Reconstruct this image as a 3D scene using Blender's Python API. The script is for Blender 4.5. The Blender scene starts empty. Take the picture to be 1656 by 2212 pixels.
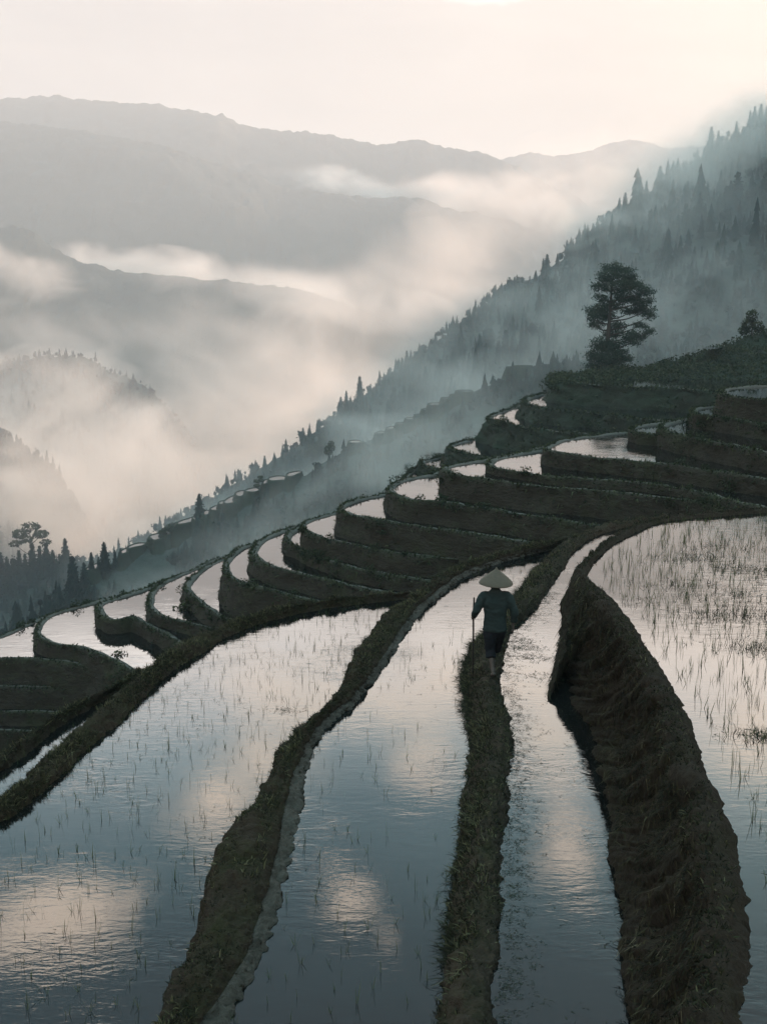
import bpy, bmesh, math, random
import numpy as np
from mathutils import Vector, geometry
from mathutils.bvhtree import BVHTree

R = math.radians
rng = np.random.default_rng(7)
random.seed(7)
SC = bpy.context.scene
COL = SC.collection

# ------------------------------------------------------------------ camera
PITCH = R(10.6)
FOC = 2372.0                                  # focal length in pixels of a 1656 x 2212 picture
cam_d = bpy.data.cameras.new('camera')
cam = bpy.data.objects.new('camera', cam_d)
COL.objects.link(cam)
cam.location = (0, 0, 0)
cam.rotation_euler = (math.pi / 2 - PITCH, 0, 0)
cam_d.sensor_fit = 'VERTICAL'
cam_d.sensor_height = 36.0
cam_d.lens = 36.0 * FOC / 2212.0
cam_d.clip_start = 0.1
cam_d.clip_end = 30000
SC.camera = cam

# ------------------------------------------------------------------ render / exposure
SC.view_settings.view_transform = 'Standard'
SC.view_settings.look = 'None'
SC.view_settings.exposure = 1.32
SC.view_settings.gamma = 1.0
SC.cycles.use_denoising = True
SC.cycles.max_bounces = 6
SC.cycles.diffuse_bounces = 2
SC.cycles.glossy_bounces = 2
SC.cycles.transmission_bounces = 2
SC.cycles.volume_bounces = 2
SC.cycles.transparent_max_bounces = 24
SC.cycles.volume_step_rate = 4.0
SC.cycles.volume_max_steps = 24
SC.cycles.caustics_reflective = False
SC.cycles.caustics_refractive = False


def dirpx(x, y):
    u = (x - 828.0) / FOC
    v = (1106.0 - y) / FOC
    return np.array([u, math.cos(PITCH) + v * math.sin(PITCH), -math.sin(PITCH) + v * math.cos(PITCH)])


def at_z(x, y, z):
    d = dirpx(x, y)
    return d * (z / d[2])


def at_Y(x, y, Y):
    d = dirpx(x, y)
    return d * (Y / d[1])


# ------------------------------------------------------------------ sky and sun
SUN_EL, SUN_AZ = R(14), R(44)                 # azimuth clockwise from +Y
world = bpy.data.worlds.new('World')
SC.world = world
world.use_nodes = True
nt = world.node_tree
nt.nodes.clear()


def N(tree, typ, **kw):
    n = tree.nodes.new(typ)
    for k, v in kw.items():
        if k == 'inp':
            for a, b in v.items():
                n.inputs[a].default_value = b
        else:
            setattr(n, k, v)
    return n


def math_node(tree, op, a, b=None, clamp=False):
    n = tree.nodes.new('ShaderNodeMath')
    n.operation = op
    n.use_clamp = clamp
    for i, s in enumerate((a, b)):
        if s is None:
            continue
        if isinstance(s, (int, float)):
            n.inputs[i].default_value = s
        else:
            tree.links.new(s, n.inputs[i])
    return n.outputs[0]


def mix_col(tree, fac, a, b, mode='MIX'):
    n = tree.nodes.new('ShaderNodeMix')
    n.data_type = 'RGBA'
    n.blend_type = mode
    n.clamp_factor = True
    for s, i in ((fac, 0), (a, 6), (b, 7)):
        if isinstance(s, (int, float)):
            n.inputs[i].default_value = s
        elif isinstance(s, tuple):
            n.inputs[i].default_value = (*s, 1.0) if len(s) == 3 else s
        else:
            tree.links.new(s, n.inputs[i])
    return n.outputs[2]


def build_world():
    sky = N(nt, 'ShaderNodeTexSky', sky_type='NISHITA', sun_disc=False, sun_elevation=SUN_EL, sun_rotation=SUN_AZ)
    sky.air_density = 1.2
    sky.dust_density = 3.0
    geo = N(nt, 'ShaderNodeTexCoord')
    nrm = N(nt, 'ShaderNodeVectorMath', operation='NORMALIZE')
    nt.links.new(geo.outputs['Generated'], nrm.inputs[0])
    D = nrm.outputs[0]
    sep = N(nt, 'ShaderNodeSeparateXYZ')
    nt.links.new(D, sep.inputs[0])
    # soft large noise that bends the elevation of the overcast bands
    nz = N(nt, 'ShaderNodeTexNoise', inp={'Scale': 5.0, 'Detail': 5.0, 'Roughness': 0.55})
    mp = N(nt, 'ShaderNodeMapping')
    mp.inputs['Scale'].default_value = (1.0, 1.0, 2.2)
    nt.links.new(D, mp.inputs[0])
    nt.links.new(mp.outputs[0], nz.inputs['Vector'])
    off = math_node(nt, 'MULTIPLY', math_node(nt, 'SUBTRACT', nz.outputs[0], 0.5), 0.10)
    el = math_node(nt, 'ADD', sep.outputs[2], off)
    ramp = N(nt, 'ShaderNodeValToRGB')
    nt.links.new(el, ramp.inputs[0])
    cr = ramp.color_ramp
    K = 2.0
    pts = SKY_RAMP
    while len(cr.elements) < len(pts):
        cr.elements.new(0.5)
    for e, (p, c) in zip(cr.elements, pts):
        e.position = p
        e.color = (c[0] / K, c[1] / K, c[2] / K, 1)
    veil = mix_col(nt, 1.0, ramp.outputs[0], (K, K, K), 'MULTIPLY')
    # brighter veil towards the hidden sun
    sd = (math.sin(SUN_AZ) * math.cos(SUN_EL), math.cos(SUN_AZ) * math.cos(SUN_EL), math.sin(SUN_EL))
    dt = N(nt, 'ShaderNodeVectorMath', operation='DOT_PRODUCT')
    nt.links.new(D, dt.inputs[0])
    dt.inputs[1].default_value = sd
    glow = math_node(nt, 'POWER', math_node(nt, 'MAXIMUM', dt.outputs['Value'], 0.0), 6.0)
    veil = mix_col(nt, 1.0, veil, mix_col(nt, glow, (0.93, 0.96, 1.0), (1.16, 1.06, 0.97)), 'MULTIPLY')
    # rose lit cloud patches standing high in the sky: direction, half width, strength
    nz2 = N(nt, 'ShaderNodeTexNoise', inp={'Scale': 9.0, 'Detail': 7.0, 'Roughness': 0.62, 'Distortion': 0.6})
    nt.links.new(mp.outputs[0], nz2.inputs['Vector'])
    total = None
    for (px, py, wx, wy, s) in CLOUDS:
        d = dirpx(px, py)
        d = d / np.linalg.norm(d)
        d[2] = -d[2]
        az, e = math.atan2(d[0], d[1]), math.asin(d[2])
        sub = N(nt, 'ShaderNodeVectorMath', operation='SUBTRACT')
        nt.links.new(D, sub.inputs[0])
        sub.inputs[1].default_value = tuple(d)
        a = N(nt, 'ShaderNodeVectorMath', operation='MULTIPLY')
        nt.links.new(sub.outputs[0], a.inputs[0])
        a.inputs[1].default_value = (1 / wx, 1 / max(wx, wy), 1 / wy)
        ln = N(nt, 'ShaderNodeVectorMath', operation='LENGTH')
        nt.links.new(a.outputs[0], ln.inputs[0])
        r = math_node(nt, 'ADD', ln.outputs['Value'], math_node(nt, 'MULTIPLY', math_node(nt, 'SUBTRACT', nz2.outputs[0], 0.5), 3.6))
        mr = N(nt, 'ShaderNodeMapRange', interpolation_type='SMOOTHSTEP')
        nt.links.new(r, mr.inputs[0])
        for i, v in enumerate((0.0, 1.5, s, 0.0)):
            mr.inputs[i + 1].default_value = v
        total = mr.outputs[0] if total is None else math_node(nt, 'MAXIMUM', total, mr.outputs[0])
    nz3 = N(nt, 'ShaderNodeTexNoise', inp={'Scale': 3.0, 'Detail': 6.0, 'Roughness': 0.6, 'Distortion': 0.5})
    mp3 = N(nt, 'ShaderNodeMapping')
    mp3.inputs['Scale'].default_value = (1.0, 1.0, 6.0)
    nt.links.new(D, mp3.inputs[0])
    nt.links.new(mp3.outputs[0], nz3.inputs['Vector'])
    veil = mix_col(nt, 1.0, veil, mix_col(nt, nz3.outputs[0], (0.78, 0.79, 0.82), (1.2, 1.19, 1.16)), 'MULTIPLY')
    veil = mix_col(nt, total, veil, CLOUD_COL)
    base = mix_col(nt, 1.0, sky.outputs[0], (0.1, 0.1, 0.1), 'MULTIPLY')
    out = mix_col(nt, 0.9, base, veil)
    bg = N(nt, 'ShaderNodeBackground')
    bg.inputs['Strength'].default_value = 1.0
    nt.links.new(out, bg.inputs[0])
    wo = N(nt, 'ShaderNodeOutputWorld')
    nt.links.new(bg.outputs[0], wo.inputs[0])
    world.cycles.sampling_method = 'MANUAL'
    world.cycles.sample_map_resolution = 512


SKY_RAMP = [(0.0, (0.215, 0.170, 0.148)), (0.14, (0.210, 0.177, 0.164)), (0.25, (0.33, 0.285, 0.255)), (0.30, (1.65, 1.47, 1.32)), (0.34, (1.42, 1.33, 1.25)),
            (0.385, (0.58, 0.77, 0.81)), (0.45, (0.15, 0.33, 0.385)), (0.53, (0.022, 0.115, 0.15)), (0.61, (0.006, 0.045, 0.066)), (0.70, (0.25, 0.50, 0.58)), (1.0, (0.48, 0.80, 0.90))]
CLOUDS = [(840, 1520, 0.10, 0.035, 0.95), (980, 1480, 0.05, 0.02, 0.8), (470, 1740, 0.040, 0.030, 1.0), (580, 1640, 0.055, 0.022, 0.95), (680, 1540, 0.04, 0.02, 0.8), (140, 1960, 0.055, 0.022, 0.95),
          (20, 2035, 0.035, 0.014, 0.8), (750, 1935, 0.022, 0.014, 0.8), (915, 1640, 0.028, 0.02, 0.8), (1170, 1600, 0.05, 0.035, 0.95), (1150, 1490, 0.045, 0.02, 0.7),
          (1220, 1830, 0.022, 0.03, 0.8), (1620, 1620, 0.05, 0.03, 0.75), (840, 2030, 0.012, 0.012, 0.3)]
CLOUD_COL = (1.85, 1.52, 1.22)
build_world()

sun_d = bpy.data.lights.new('sun', 'SUN')
sun_d.energy = 5.0
sun_d.angle = R(10)
sun_d.color = (1.0, 0.665, 0.51)
sun = bpy.data.objects.new('sun', sun_d)
COL.objects.link(sun)
sun.rotation_euler = (math.pi / 2 - SUN_EL, 0, -SUN_AZ + math.pi)
sun.location = (0, 0, 50)


# ------------------------------------------------------------------ numpy noise
def _hash(ix, iy, iz, seed):
    h = (ix.astype(np.int64) * 374761393 + iy.astype(np.int64) * 668265263 + iz.astype(np.int64) * 2147483647 + seed * 974634777) & 0xFFFFFFFF
    h = ((h ^ (h >> 13)) * 1274126177) & 0xFFFFFFFF
    h = h ^ (h >> 16)
    return (h & 0xFFFFFF) / float(0xFFFFFF)


def vnoise(p, seed=0):
    p = np.asarray(p, dtype=float)
    i = np.floor(p)
    f = p - i
    f = f * f * f * (f * (f * 6 - 15) + 10)
    ix, iy, iz = i[..., 0], i[..., 1], i[..., 2]
    r = 0
    for dx in (0, 1):
        wx = f[..., 0] if dx else 1 - f[..., 0]
        for dy in (0, 1):
            wy = f[..., 1] if dy else 1 - f[..., 1]
            for dz in (0, 1):
                wz = f[..., 2] if dz else 1 - f[..., 2]
                r = r + wx * wy * wz * _hash(ix + dx, iy + dy, iz + dz, seed)
    return r * 2 - 1


def fbm(p, octaves=4, seed=0, rough=0.5):
    p = np.asarray(p, dtype=float)
    a, t, s = 1.0, 0.0, 0.0
    for k in range(octaves):
        t = t + a * vnoise(p * (2.03 ** k) + 17.3 * k, seed + k)
        s += a
        a *= rough
    return t / s


# ------------------------------------------------------------------ mesh helpers
def mk(name, V, F, mat=None, parent=None, tone=None, smooth=True, loc=None):
    """F: list of faces or an (n,k) array"""
    me = bpy.data.meshes.new(name)
    V = np.asarray(V, dtype=np.float64)
    me.vertices.add(len(V))
    me.vertices.foreach_set('co', V.astype(np.float32).ravel())
    arrs = F if isinstance(F, list) and len(F) and isinstance(F[0], np.ndarray) else None
    if arrs is None and isinstance(F, np.ndarray):
        arrs = [F]
    if arrs is not None:
        idx = np.concatenate([a.ravel() for a in arrs]).astype(np.int32)
        tot = np.concatenate([np.full(len(a), a.shape[1], dtype=np.int32) for a in arrs])
    else:
        idx = np.array([i for f in F for i in f], dtype=np.int32)
        tot = np.array([len(f) for f in F], dtype=np.int32)
    start = np.concatenate([[0], np.cumsum(tot)[:-1]]).astype(np.int32)
    me.loops.add(len(idx))
    me.loops.foreach_set('vertex_index', idx)
    me.polygons.add(len(tot))
    me.polygons.foreach_set('loop_start', start)
    me.polygons.foreach_set('loop_total', tot)
    me.update(calc_edges=True)
    me.polygons.foreach_set('use_smooth', np.full(len(tot), smooth))
    if tone is not None:
        at = me.attributes.new('tone', 'FLOAT', 'POINT')
        at.data.foreach_set('value', np.asarray(tone, dtype=np.float32))
    if mat is not None:
        me.materials.append(mat)
    o = bpy.data.objects.new(name, me)
    COL.objects.link(o)
    if parent is not None:
        o.parent = parent
    if loc is not None:
        o.location = loc
    return o


def face_up(me):
    a = np.zeros(len(me.polygons) * 3, dtype=np.float32)
    me.polygons.foreach_get('normal', a)
    if a[2::3].sum() < 0:
        me.flip_normals()


def empty(name, loc=(0, 0, 0), rz=0.0, scale=1.0):
    o = bpy.data.objects.new(name, None)
    COL.objects.link(o)
    o.location = loc
    o.rotation_euler = (0, 0, rz)
    o.scale = (scale, scale, scale)
    return o


def tag(o, label=None, cat=None, group=None, kind=None):
    for k, v in (('label', label), ('category', cat), ('group', group), ('kind', kind)):
        if v is not None:
            o[k] = v
    return o


def copy_tree(o, parent=None, kids=None):
    c = o.copy()
    COL.objects.link(c)
    if parent is not None:
        c.parent = parent
    for ch in list(o.children):
        copy_tree(ch, c)
    return c


def grid_faces(n, m, wrap=False):
    i = np.arange(n - 1)[:, None]
    j = np.arange(m if wrap else m - 1)[None, :]
    j2 = (j + 1) % m
    a = i * m + j
    b = i * m + j2
    return np.stack([a, b, b + m, a + m], axis=-1).reshape(-1, 4)


def smooth_line(P, step=None, n=None, closed=False):
    """Catmull-Rom through P, resampled evenly"""
    P = np.asarray(P, dtype=float)
    k = len(P)
    out = []
    rngk = range(k if closed else k - 1)
    for i in rngk:
        if closed:
            p0, p1, p2, p3 = P[(i - 1) % k], P[i], P[(i + 1) % k], P[(i + 2) % k]
        else:
            p0, p1, p2, p3 = P[max(i - 1, 0)], P[i], P[i + 1], P[min(i + 2, k - 1)]
        # centripetal-ish tangents limited by the shorter neighbour
        l1, l0, l2 = np.linalg.norm(p2 - p1), np.linalg.norm(p1 - p0), np.linalg.norm(p3 - p2)
        m1 = (p2 - p0) / max(l1 + l0, 1e-9) * min(l1, 2.5 * max(l0, 1e-6) if l0 > 0 else l1)
        m2 = (p3 - p1) / max(l1 + l2, 1e-9) * min(l1, 2.5 * max(l2, 1e-6) if l2 > 0 else l1)
        t = np.linspace(0, 1, 24, endpoint=False)[:, None]
        out.append((2 * t ** 3 - 3 * t ** 2 + 1) * p1 + (t ** 3 - 2 * t ** 2 + t) * m1 + (-2 * t ** 3 + 3 * t ** 2) * p2 + (t ** 3 - t ** 2) * m2)
    Q = np.concatenate(out + ([P[:1]] if closed else [P[-1:]]))
    seg = np.linalg.norm(np.diff(Q, axis=0), axis=1)
    s = np.concatenate([[0], np.cumsum(seg)])
    if n is None:
        n = max(4, int(s[-1] / step) + 1)
    t = np.linspace(0, s[-1], n)
    if closed:
        t = t[:-1]
    return np.stack([np.interp(t, s, Q[:, i]) for i in range(Q.shape[1])], axis=1)


def loft(rails, subs):
    """rails: list of (N,3) arrays; subs[i]: quads between rail i and i+1 -> (N,M,3), across parameter"""
    rows = []
    for i in range(len(rails) - 1):
        k = subs[i]
        for j in range(k):
            rows.append(rails[i] + (rails[i + 1] - rails[i]) * (j / k))
    rows.append(rails[-1])
    return np.stack(rows, axis=1)


def soften(G, it=2):
    for _ in range(it):
        H = G.copy()
        H[:, 1:-1] = 0.25 * G[:, :-2] + 0.5 * G[:, 1:-1] + 0.25 * G[:, 2:]
        G = H
    return G


def grid_normals(G):
    du = np.gradient(G, axis=0)
    dv = np.gradient(G, axis=1)
    n = np.cross(du, dv)
    n /= np.maximum(np.linalg.norm(n, axis=2, keepdims=True), 1e-9)
    return n


# ------------------------------------------------------------------ materials
def material(name):
    m = bpy.data.materials.new(name)
    m.use_nodes = True
    t = m.node_tree
    t.nodes.clear()
    out = N(t, 'ShaderNodeOutputMaterial')
    return m, t, out


def noise_tex(t, scale, detail=4.0, rough=0.55, vec=None, stretch=None, distortion=0.0):
    n = N(t, 'ShaderNodeTexNoise', inp={'Scale': scale, 'Detail': detail, 'Roughness': rough, 'Distortion': distortion})
    if vec is None:
        g = N(t, 'ShaderNodeNewGeometry')
        vec = g.outputs['Position']
    if stretch is not None:
        mp = N(t, 'ShaderNodeMapping')
        mp.inputs['Scale'].default_value = stretch
        t.links.new(vec, mp.inputs[0])
        vec = mp.outputs[0]
    t.links.new(vec, n.inputs['Vector'])
    return n.outputs[0]


def ramp_node(t, fac, pts):
    r = N(t, 'ShaderNodeValToRGB')
    t.links.new(fac, r.inputs[0])
    e = r.color_ramp.elements
    while len(e) < len(pts):
        e.new(0.5)
    for x, (p, c) in zip(e, pts):
        x.position = p
        x.color = (*c, 1)
    return r.outputs[0]


def bump(t, h, strength, dist):
    b = N(t, 'ShaderNodeBump')
    b.inputs['Strength'].default_value = strength
    b.inputs['Distance'].default_value = dist
    t.links.new(h, b.inputs['Height'])
    return b.outputs[0]


def m_earth(name, soil, soil2, moss, moss_amt=0.5, scale=3.0, bdist=0.05, fine=22.0, up_bias=0.5, stretch=None, rough=0.95):
    m, t, out = material(name)
    p = N(t, 'ShaderNodeBsdfPrincipled')
    p.inputs['Roughness'].default_value = rough
    p.inputs['Specular IOR Level'].default_value = 0.2
    n1 = noise_tex(t, scale, 6, 0.65)
    n2 = noise_tex(t, fine, 5, 0.7, stretch=stretch)
    base = mix_col(t, n2, soil, soil2)
    g = N(t, 'ShaderNodeNewGeometry')
    sep = N(t, 'ShaderNodeSeparateXYZ')
    t.links.new(g.outputs['Normal'], sep.inputs[0])
    f = math_node(t, 'ADD', math_node(t, 'MULTIPLY', sep.outputs[2], up_bias), math_node(t, 'MULTIPLY', math_node(t, 'SUBTRACT', n1, 0.5), 3.2))
    f = math_node(t, 'ADD', f, moss_amt - 0.5)
    f = math_node(t, 'ADD', f, math_node(t, 'MULTIPLY', math_node(t, 'SUBTRACT', n2, 0.5), 1.2), clamp=True)
    mossc = mix_col(t, noise_tex(t, fine * 1.7, 3, 0.7), tuple(0.5 * c for c in moss), tuple(1.5 * c for c in moss))
    t.links.new(mix_col(t, f, base, mossc), p.inputs['Base Color'])
    h = math_node(t, 'ADD', n2, math_node(t, 'MULTIPLY', n1, 1.5))
    t.links.new(bump(t, h, 1.0, bdist), p.inputs['Normal'])
    t.links.new(p.outputs[0], out.inputs[0])
    return m


def m_tone(name, pts, rough=0.8, transl=0.0, spec=0.15):
    """leaf-like material: colour from the per-vertex 'tone' of each blade or leaf"""
    m, t, out = material(name)
    at = N(t, 'ShaderNodeAttribute', attribute_name='tone')
    c = ramp_node(t, at.outputs['Fac'], pts)
    p = N(t, 'ShaderNodeBsdfPrincipled')
    p.inputs['Roughness'].default_value = rough
    p.inputs['Specular IOR Level'].default_value = spec
    t.links.new(c, p.inputs['Base Color'])
    if transl > 0:
        tr = N(t, 'ShaderNodeBsdfTranslucent')
        t.links.new(c, tr.inputs[0])
        mx = N(t, 'ShaderNodeMixShader')
        mx.inputs[0].default_value = transl
        t.links.new(p.outputs[0], mx.inputs[1])
        t.links.new(tr.outputs[0], mx.inputs[2])
        t.links.new(mx.outputs[0], out.inputs[0])
    else:
        t.links.new(p.outputs[0], out.inputs[0])
    return m


def m_plain(name, c1, c2, scale=20.0, rough=0.8, bdist=0.004, spec=0.25, stretch=None):
    m, t, out = material(name)
    tc = N(t, 'ShaderNodeTexCoord')
    n = noise_tex(t, scale, 5, 0.6, vec=tc.outputs['Object'], stretch=stretch)
    p = N(t, 'ShaderNodeBsdfPrincipled')
    p.inputs['Roughness'].default_value = rough
    p.inputs['Specular IOR Level'].default_value = spec
    t.links.new(mix_col(t, n, c1, c2), p.inputs['Base Color'])
    t.links.new(bump(t, n, 0.8, bdist), p.inputs['Normal'])
    t.links.new(p.outputs[0], out.inputs[0])
    return m


def m_water(name, bed=(0.006, 0.0065, 0.006), ior=1.82, ripple=0.006, scale=5.0, rough=0.02, patchy=True):
    m, t, out = material(name)
    p = N(t, 'ShaderNodeBsdfPrincipled')
    p.inputs['Base Color'].default_value = (*bed, 1)
    p.inputs['Roughness'].default_value = rough
    p.inputs['IOR'].default_value = ior
    g = N(t, 'ShaderNodeNewGeometry')
    n1 = noise_tex(t, scale, 3, 0.5, stretch=(0.55, 1.6, 1.0), distortion=0.8)
    n2 = noise_tex(t, scale * 4.3, 2, 0.5, stretch=(0.6, 1.5, 1.0))
    patch = noise_tex(t, 0.45, 3, 0.5)
    mr = N(t, 'ShaderNodeMapRange', interpolation_type='SMOOTHSTEP')
    t.links.new(patch, mr.inputs[0])
    for i, v in enumerate((0.45, 0.72, 0.16, 0.9)):
        mr.inputs[i + 1].default_value = v
    h = math_node(t, 'ADD', n1, math_node(t, 'MULTIPLY', n2, 0.35))
    b = N(t, 'ShaderNodeBump')
    b.inputs['Distance'].default_value = ripple
    t.links.new(mr.outputs[0], b.inputs['Strength'])
    t.links.new(h, b.inputs['Height'])
    t.links.new(b.outputs[0], p.inputs['Normal'])
    bedc = mix_col(t, noise_tex(t, 1.3, 5, 0.6), tuple(0.6 * c for c in bed), tuple(1.5 * c for c in bed))
    t.links.new(bedc, p.inputs['Base Color'])
    t.links.new(p.outputs[0], out.inputs[0])
    return m


def m_volume(name, color, density, g=0.4, soft=None):
    m, t, out = material(name)
    v = N(t, 'ShaderNodeVolumePrincipled')
    v.inputs['Color'].default_value = (*color, 1)
    v.inputs['Density'].default_value = density
    v.inputs['Anisotropy'].default_value = g
    if soft is not None:
        # density falls off towards the rim of the unit-size bank and is broken up by noise
        tc = N(t, 'ShaderNodeTexCoord')
        nz = N(t, 'ShaderNodeTexNoise', inp={'Scale': soft, 'Detail': 3.0, 'Roughness': 0.6, 'Distortion': 0.8})
        geo = N(t, 'ShaderNodeNewGeometry')
        mp = N(t, 'ShaderNodeMapping')
        mp.inputs['Scale'].default_value = (1, 1, 1.4)
        t.links.new(geo.outputs['Position'], mp.inputs[0])
        t.links.new(mp.outputs[0], nz.inputs['Vector'])
        ln = N(t, 'ShaderNodeVectorMath', operation='LENGTH')
        t.links.new(tc.outputs['Object'], ln.inputs[0])
        r = math_node(t, 'ADD', ln.outputs['Value'], math_node(t, 'MULTIPLY', math_node(t, 'SUBTRACT', nz.outputs[0], 0.5), 2.4))
        mr = N(t, 'ShaderNodeMapRange', interpolation_type='SMOOTHSTEP')
        t.links.new(r, mr.inputs[0])
        for i, vv in enumerate((0.1, 0.95, density, 0.0)):
            mr.inputs[i + 1].default_value = vv
        t.links.new(mr.outputs[0], v.inputs['Density'])
    t.links.new(v.outputs[0], out.inputs['Volume'])
    return m


M = {}
M['bund'] = m_earth('mossy_earth', (0.0115, 0.0078, 0.0050), (0.082, 0.054, 0.032), (0.036, 0.034, 0.0105), 0.38, 1.9, 0.10, 19)
M['path'] = m_earth('trodden_earth', (0.0145, 0.0095, 0.0062), (0.100, 0.067, 0.042), (0.034, 0.032, 0.011), 0.26, 2.2, 0.09, 17)
M['wall'] = m_earth('wet_earth_wall', (0.0065, 0.0043, 0.0029), (0.086, 0.058, 0.036), (0.034, 0.032, 0.010), 0.36, 1.4, 0.12, 15, 0.25, stretch=(2.4, 2.4, 0.5))
M['mud'] = m_earth('pale_mud', (0.018, 0.0135, 0.0095), (0.170, 0.144, 0.112), (0.018, 0.015, 0.009), 0.52, 1.5, 0.06, 30, 0.0, rough=0.6)
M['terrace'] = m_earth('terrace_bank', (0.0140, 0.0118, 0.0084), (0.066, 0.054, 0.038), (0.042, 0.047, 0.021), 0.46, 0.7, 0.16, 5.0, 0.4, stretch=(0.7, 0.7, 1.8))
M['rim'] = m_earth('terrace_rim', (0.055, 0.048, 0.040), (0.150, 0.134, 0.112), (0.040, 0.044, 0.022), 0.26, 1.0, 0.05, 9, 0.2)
M['slope'] = m_earth('green_slope', (0.013, 0.015, 0.010), (0.028, 0.032, 0.019), (0.020, 0.033, 0.018), 0.62, 0.25, 0.2, 1.6, 0.3)
M['hill'] = m_earth('forest_hill', (0.020, 0.030, 0.026), (0.045, 0.058, 0.046), (0.020, 0.034, 0.028), 0.5, 0.03, 2.0, 0.25, 0.2)
M['ground'] = m_earth('valley_ground', (0.018, 0.022, 0.016), (0.034, 0.040, 0.028), (0.022, 0.034, 0.022), 0.6, 0.02, 1.0, 0.2, 0.2)
M['grass'] = m_tone('grass_blade', [(0.0, (0.010, 0.009, 0.005)), (0.4, (0.016, 0.0155, 0.008)), (0.75, (0.034, 0.036, 0.014)), (1.0, (0.14, 0.125, 0.065))], 0.7, 0.25)
M['roots'] = m_tone('hanging_grass', [(0.0, (0.008, 0.006, 0.0045)), (0.4, (0.034, 0.026, 0.017)), (0.75, (0.055, 0.052, 0.021)), (1.0, (0.17, 0.14, 0.085))], 0.85, 0.1)
M['rice'] = m_tone('rice_leaf', [(0.0, (0.030, 0.040, 0.014)), (0.6, (0.055, 0.075, 0.022)), (1.0, (0.13, 0.14, 0.06))], 0.6, 0.3)
M['weed'] = m_tone('water_weed', [(0.0, (0.010, 0.012, 0.006)), (0.6, (0.026, 0.032, 0.014)), (1.0, (0.055, 0.055, 0.03))], 0.7, 0.1)
M['leaf'] = m_tone('bush_leaf', [(0.0, (0.012, 0.015, 0.009)), (0.5, (0.028, 0.037, 0.018)), (1.0, (0.085, 0.095, 0.045))], 0.8, 0.2)
M['needle'] = m_tone('conifer_needle', [(0.0, (0.006, 0.011, 0.010)), (0.5, (0.014, 0.024, 0.020)), (1.0, (0.030, 0.044, 0.032))], 0.85, 0.1)
M['pine_needle'] = m_tone('pine_needles', [(0.0, (0.016, 0.026, 0.020)), (0.5, (0.040, 0.058, 0.040)), (1.0, (0.085, 0.108, 0.070))], 0.85, 0.2)
M['bark'] = m_plain('bark', (0.030, 0.024, 0.020), (0.075, 0.062, 0.050), 9, 0.95, 0.02)
M['water'] = m_water('paddy_water')
M['water_far'] = m_water('terrace_water', ior=2.8, ripple=0.012, scale=1.6)


# ------------------------------------------------------------------ foreground paddies and earth bunds
ZA, ZB, ZC, ZD, ZE = -6.20, -5.72, -5.52, -4.22, -6.60


def px_line(pts, z):
    return np.array([at_z(x, y, z) for x, y in pts])


def shift(P, d, z=None):
    """move a polyline sideways (to its left for d > 0) in the ground plane"""
    T = np.gradient(P[:, :2], axis=0)
    T /= np.maximum(np.linalg.norm(T, axis=1, keepdims=True), 1e-9)
    Q = P.copy()
    Q[:, 0] -= T[:, 1] * d
    Q[:, 1] += T[:, 0] * d
    if z is not None:
        Q[:, 2] = z
    return Q


def lerp(a, b, t, z=None):
    q = a + (b - a) * t
    if z is not None:
        q = q.copy()
        q[:, 2] = z
    return q


def poly_sheet(name, P, z, mat, holes=None):
    P = [Vector((p[0], p[1], z)) for p in P]
    tris = geometry.tessellate_polygon([P])
    o = mk(name, [tuple(p) for p in P], [tuple(t) for t in tris], mat, smooth=False)
    if o.data.polygons[0].normal.z < 0:
        o.data.flip_normals()
    return o


def earth(name, rails, subs, mat, amp=0.05, amp2=0.02, seed=1, soft=2, skew=0.0, bank_ridges=0.0):
    G = soften(loft(rails, subs), soft)
    n = grid_normals(G)
    if n[:, :, 2].mean() < 0:
        n = -n
    big = fbm(G * 1.3, 3, seed)[..., None]
    med = fbm(G * 4.5, 3, seed + 9)[..., None]
    sml = fbm(G * 15.0, 3, seed + 5, 0.6)[..., None]
    G2 = G + n * (amp * 0.9 * big + amp * 0.8 * med + amp2 * 1.6 * sml)
    if bank_ridges > 0:
        # ribs of washed earth and matted grass that run down the bank
        s = np.cumsum(np.r_[0, np.linalg.norm(np.diff(G[:, G.shape[1] // 2], axis=0), axis=1)])[:, None]
        w = np.linspace(0, 1, G.shape[1])[None, :]
        q = np.stack([(s + skew * w) * 5.5, w * 2.2 + 0 * s, 0 * s + 0 * w], axis=-1)
        q2 = np.stack([(s + skew * w) * 16, w * 3.5 + 0 * s, 0 * s + 0 * w], axis=-1)
        env = np.sin(np.pi * np.clip(w / 0.86, 0, 1)) ** 0.5
        G2 = G2 + n * (bank_ridges * env * (fbm(q, 2, seed + 3) + 0.45 * fbm(q2, 2, seed + 4)))[..., None]
    nn, m = G.shape[:2]
    F = grid_faces(nn, m)
    o = mk(name, G2.reshape(-1, 3), F, mat)
    me = o.data
    face_up(me)
    nrm = grid_normals(G2)
    if nrm[:, :, 2].mean() < 0:
        nrm = -nrm
    return o, G2, nrm


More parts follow.
